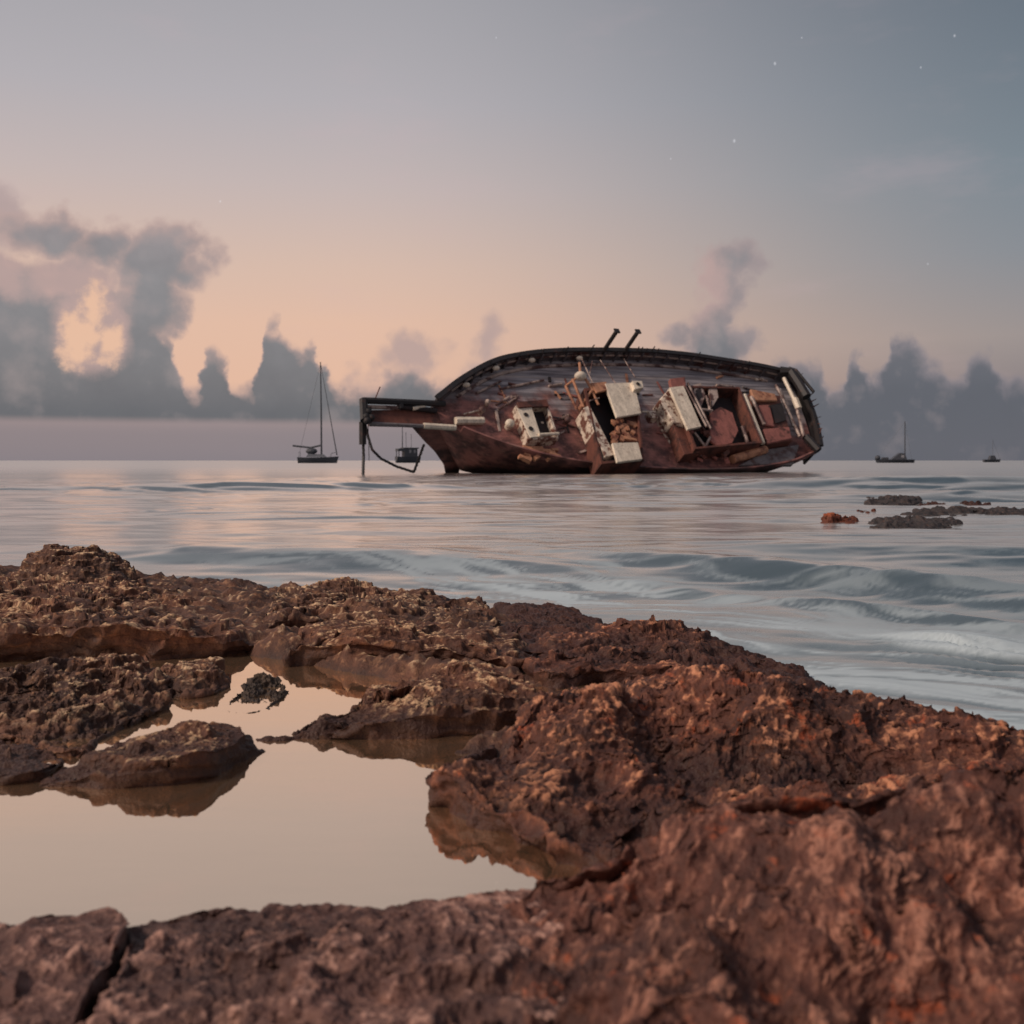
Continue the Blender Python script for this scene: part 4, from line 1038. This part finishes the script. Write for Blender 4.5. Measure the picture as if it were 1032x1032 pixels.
# work boat behind the bowsprit
Y2 = 520.0; v_ = Y2 / F
add_boat('motor_boat', 412, Y2, 0.5, 'blocky dark motor boat on the horizon under the bowsprit of the wreck', 'boat', 27 * v_, 5.2, 6 * v_,
  [('wheelhouse', 'boat_dark', lambda m: m.box((1 * v_, 0, 10 * v_), (14 * v_, 3.4, 9 * v_)).box((1 * v_, 0, 14.8 * v_), (17 * v_, 4, .5))),
   ('aft_canopy', 'boat_dark', lambda m: m.box((-9 * v_, 0, 13 * v_), (8 * v_, 3.6, 1.2)).tube([(-12 * v_, -1.5, 5 * v_), (-12 * v_, -1.5, 13 * v_)], .25, 5).tube([(-12 * v_, 1.5, 5 * v_), (-12 * v_, 1.5, 13 * v_)], .25, 5)),
   ('window', 'boat_white', lambda m: m.box((0, -1.76, 11.5 * v_), (2.2 * v_, .06, 3 * v_))),
   ('window', 'boat_white', lambda m: m.box((5 * v_, -1.76, 11.5 * v_), (2.2 * v_, .06, 3 * v_))),
   ('mast', 'boat_dark', lambda m: m.tube([(-7 * v_, 0, 12 * v_), (-7 * v_, 0, 36 * v_)], .28, 6, .15)),
   ('antenna', 'boat_dark', lambda m: m.tube([(-2 * v_, .8, 14 * v_), (-2.5 * v_, .8, 31 * v_)], .12, 5).tube([(2 * v_, -.8, 14 * v_), (2 * v_, -.8, 29 * v_)], .1, 5))])
# catamaran-like yacht on the right
Y3 = 520.0
add_boat('sailing_yacht', 901, Y3, math.pi, 'low dark yacht with a bare mast right of the wreck, larger of the two there', 'sailboat', 39 * v_, 5, 3.2 * v_,
  [('mast', 'boat_dark', lambda m: m.tube([(-11 * v_, 0, 2 * v_), (-11 * v_, 0, 42 * v_)], .32, 6, .18)),
   ('cabin', 'boat_dark', lambda m: m.hull8([(-12 * v_, -1.8, 3 * v_), (4 * v_, -1.8, 3 * v_), (4 * v_, 1.8, 3 * v_), (-12 * v_, 1.8, 3 * v_)], [(-10 * v_, -1.5, 9.5 * v_), (-5 * v_, -1.5, 10 * v_), (-5 * v_, 1.5, 10 * v_), (-10 * v_, 1.5, 9.5 * v_)])),
   ('cabin_window', 'boat_white', lambda m: m.box((-7.5 * v_, 1.72, 6.5 * v_), (3 * v_, .1, 2.6 * v_))),
   ('bow_locker', 'boat_dark', lambda m: m.ball((16.5 * v_, 0, 5.2 * v_), 1.3, 1, 1, .9)),
   ('forestay', 'boat_grey', lambda m: m.tube([(18 * v_, 0, 3 * v_), (-11 * v_, 0, 41 * v_)], .05, 4).tube([(-18 * v_, 0, 3 * v_), (-11 * v_, 0, 41 * v_)], .05, 4)),
   ('deck_gear', 'boat_dark', lambda m: m.box((9 * v_, 0, 4.2 * v_), (6 * v_, 2, 1.2)))])
Y4 = 700.0; w_ = Y4 / F
add_boat('sailing_yacht', 1000, Y4, 0.2, 'tiny hazy yacht farthest right on the horizon', 'sailboat', 19 * w_, 4, 2.6 * w_,
  [('mast', 'boat_grey', lambda m: m.tube([(.5 * w_, 0, 2 * w_), (.5 * w_, 0, 23 * w_)], .16, 5, .1)),
   ('cabin', 'boat_dark', lambda m: m.hull8([(-4 * w_, -1.4, 2 * w_), (4 * w_, -1.4, 2 * w_), (4 * w_, 1.4, 2 * w_), (-4 * w_, 1.4, 2 * w_)], [(-2.6 * w_, -1.1, 6.5 * w_), (1.6 * w_, -1.1, 6.8 * w_), (1.6 * w_, 1.1, 6.8 * w_), (-2.6 * w_, 1.1, 6.5 * w_)])),
   ('forestay', 'boat_grey', lambda m: m.tube([(9 * w_, 0, 3 * w_), (.5 * w_, 0, 22 * w_)], .06, 4))])

# ------------------------------------------------------------------ camera, colour, render settings
cd = bpy.data.cameras.new('camera'); cam = bpy.data.objects.new('camera', cd); COL.objects.link(cam)
cam.location = (0, 0, CAM_Z); cam.rotation_euler = (math.radians(90), 0, 0)
cd.sensor_width = 36; cd.lens = 36 * F / 1032; cd.shift_y = -52 / 1032
cd.clip_start = 0.05; cd.clip_end = 30000
cd.dof.use_dof = True; cd.dof.focus_distance = 8.0; cd.dof.aperture_fstop = 3.4
sc.camera = cam
sc.view_settings.view_transform = 'Standard'; sc.view_settings.look = 'None'
sc.view_settings.exposure = 0; sc.view_settings.gamma = 1
sc.render.engine = 'CYCLES'
sc.cycles.use_denoising = True
sc.cycles.max_bounces = 6; sc.cycles.diffuse_bounces = 3; sc.cycles.glossy_bounces = 3
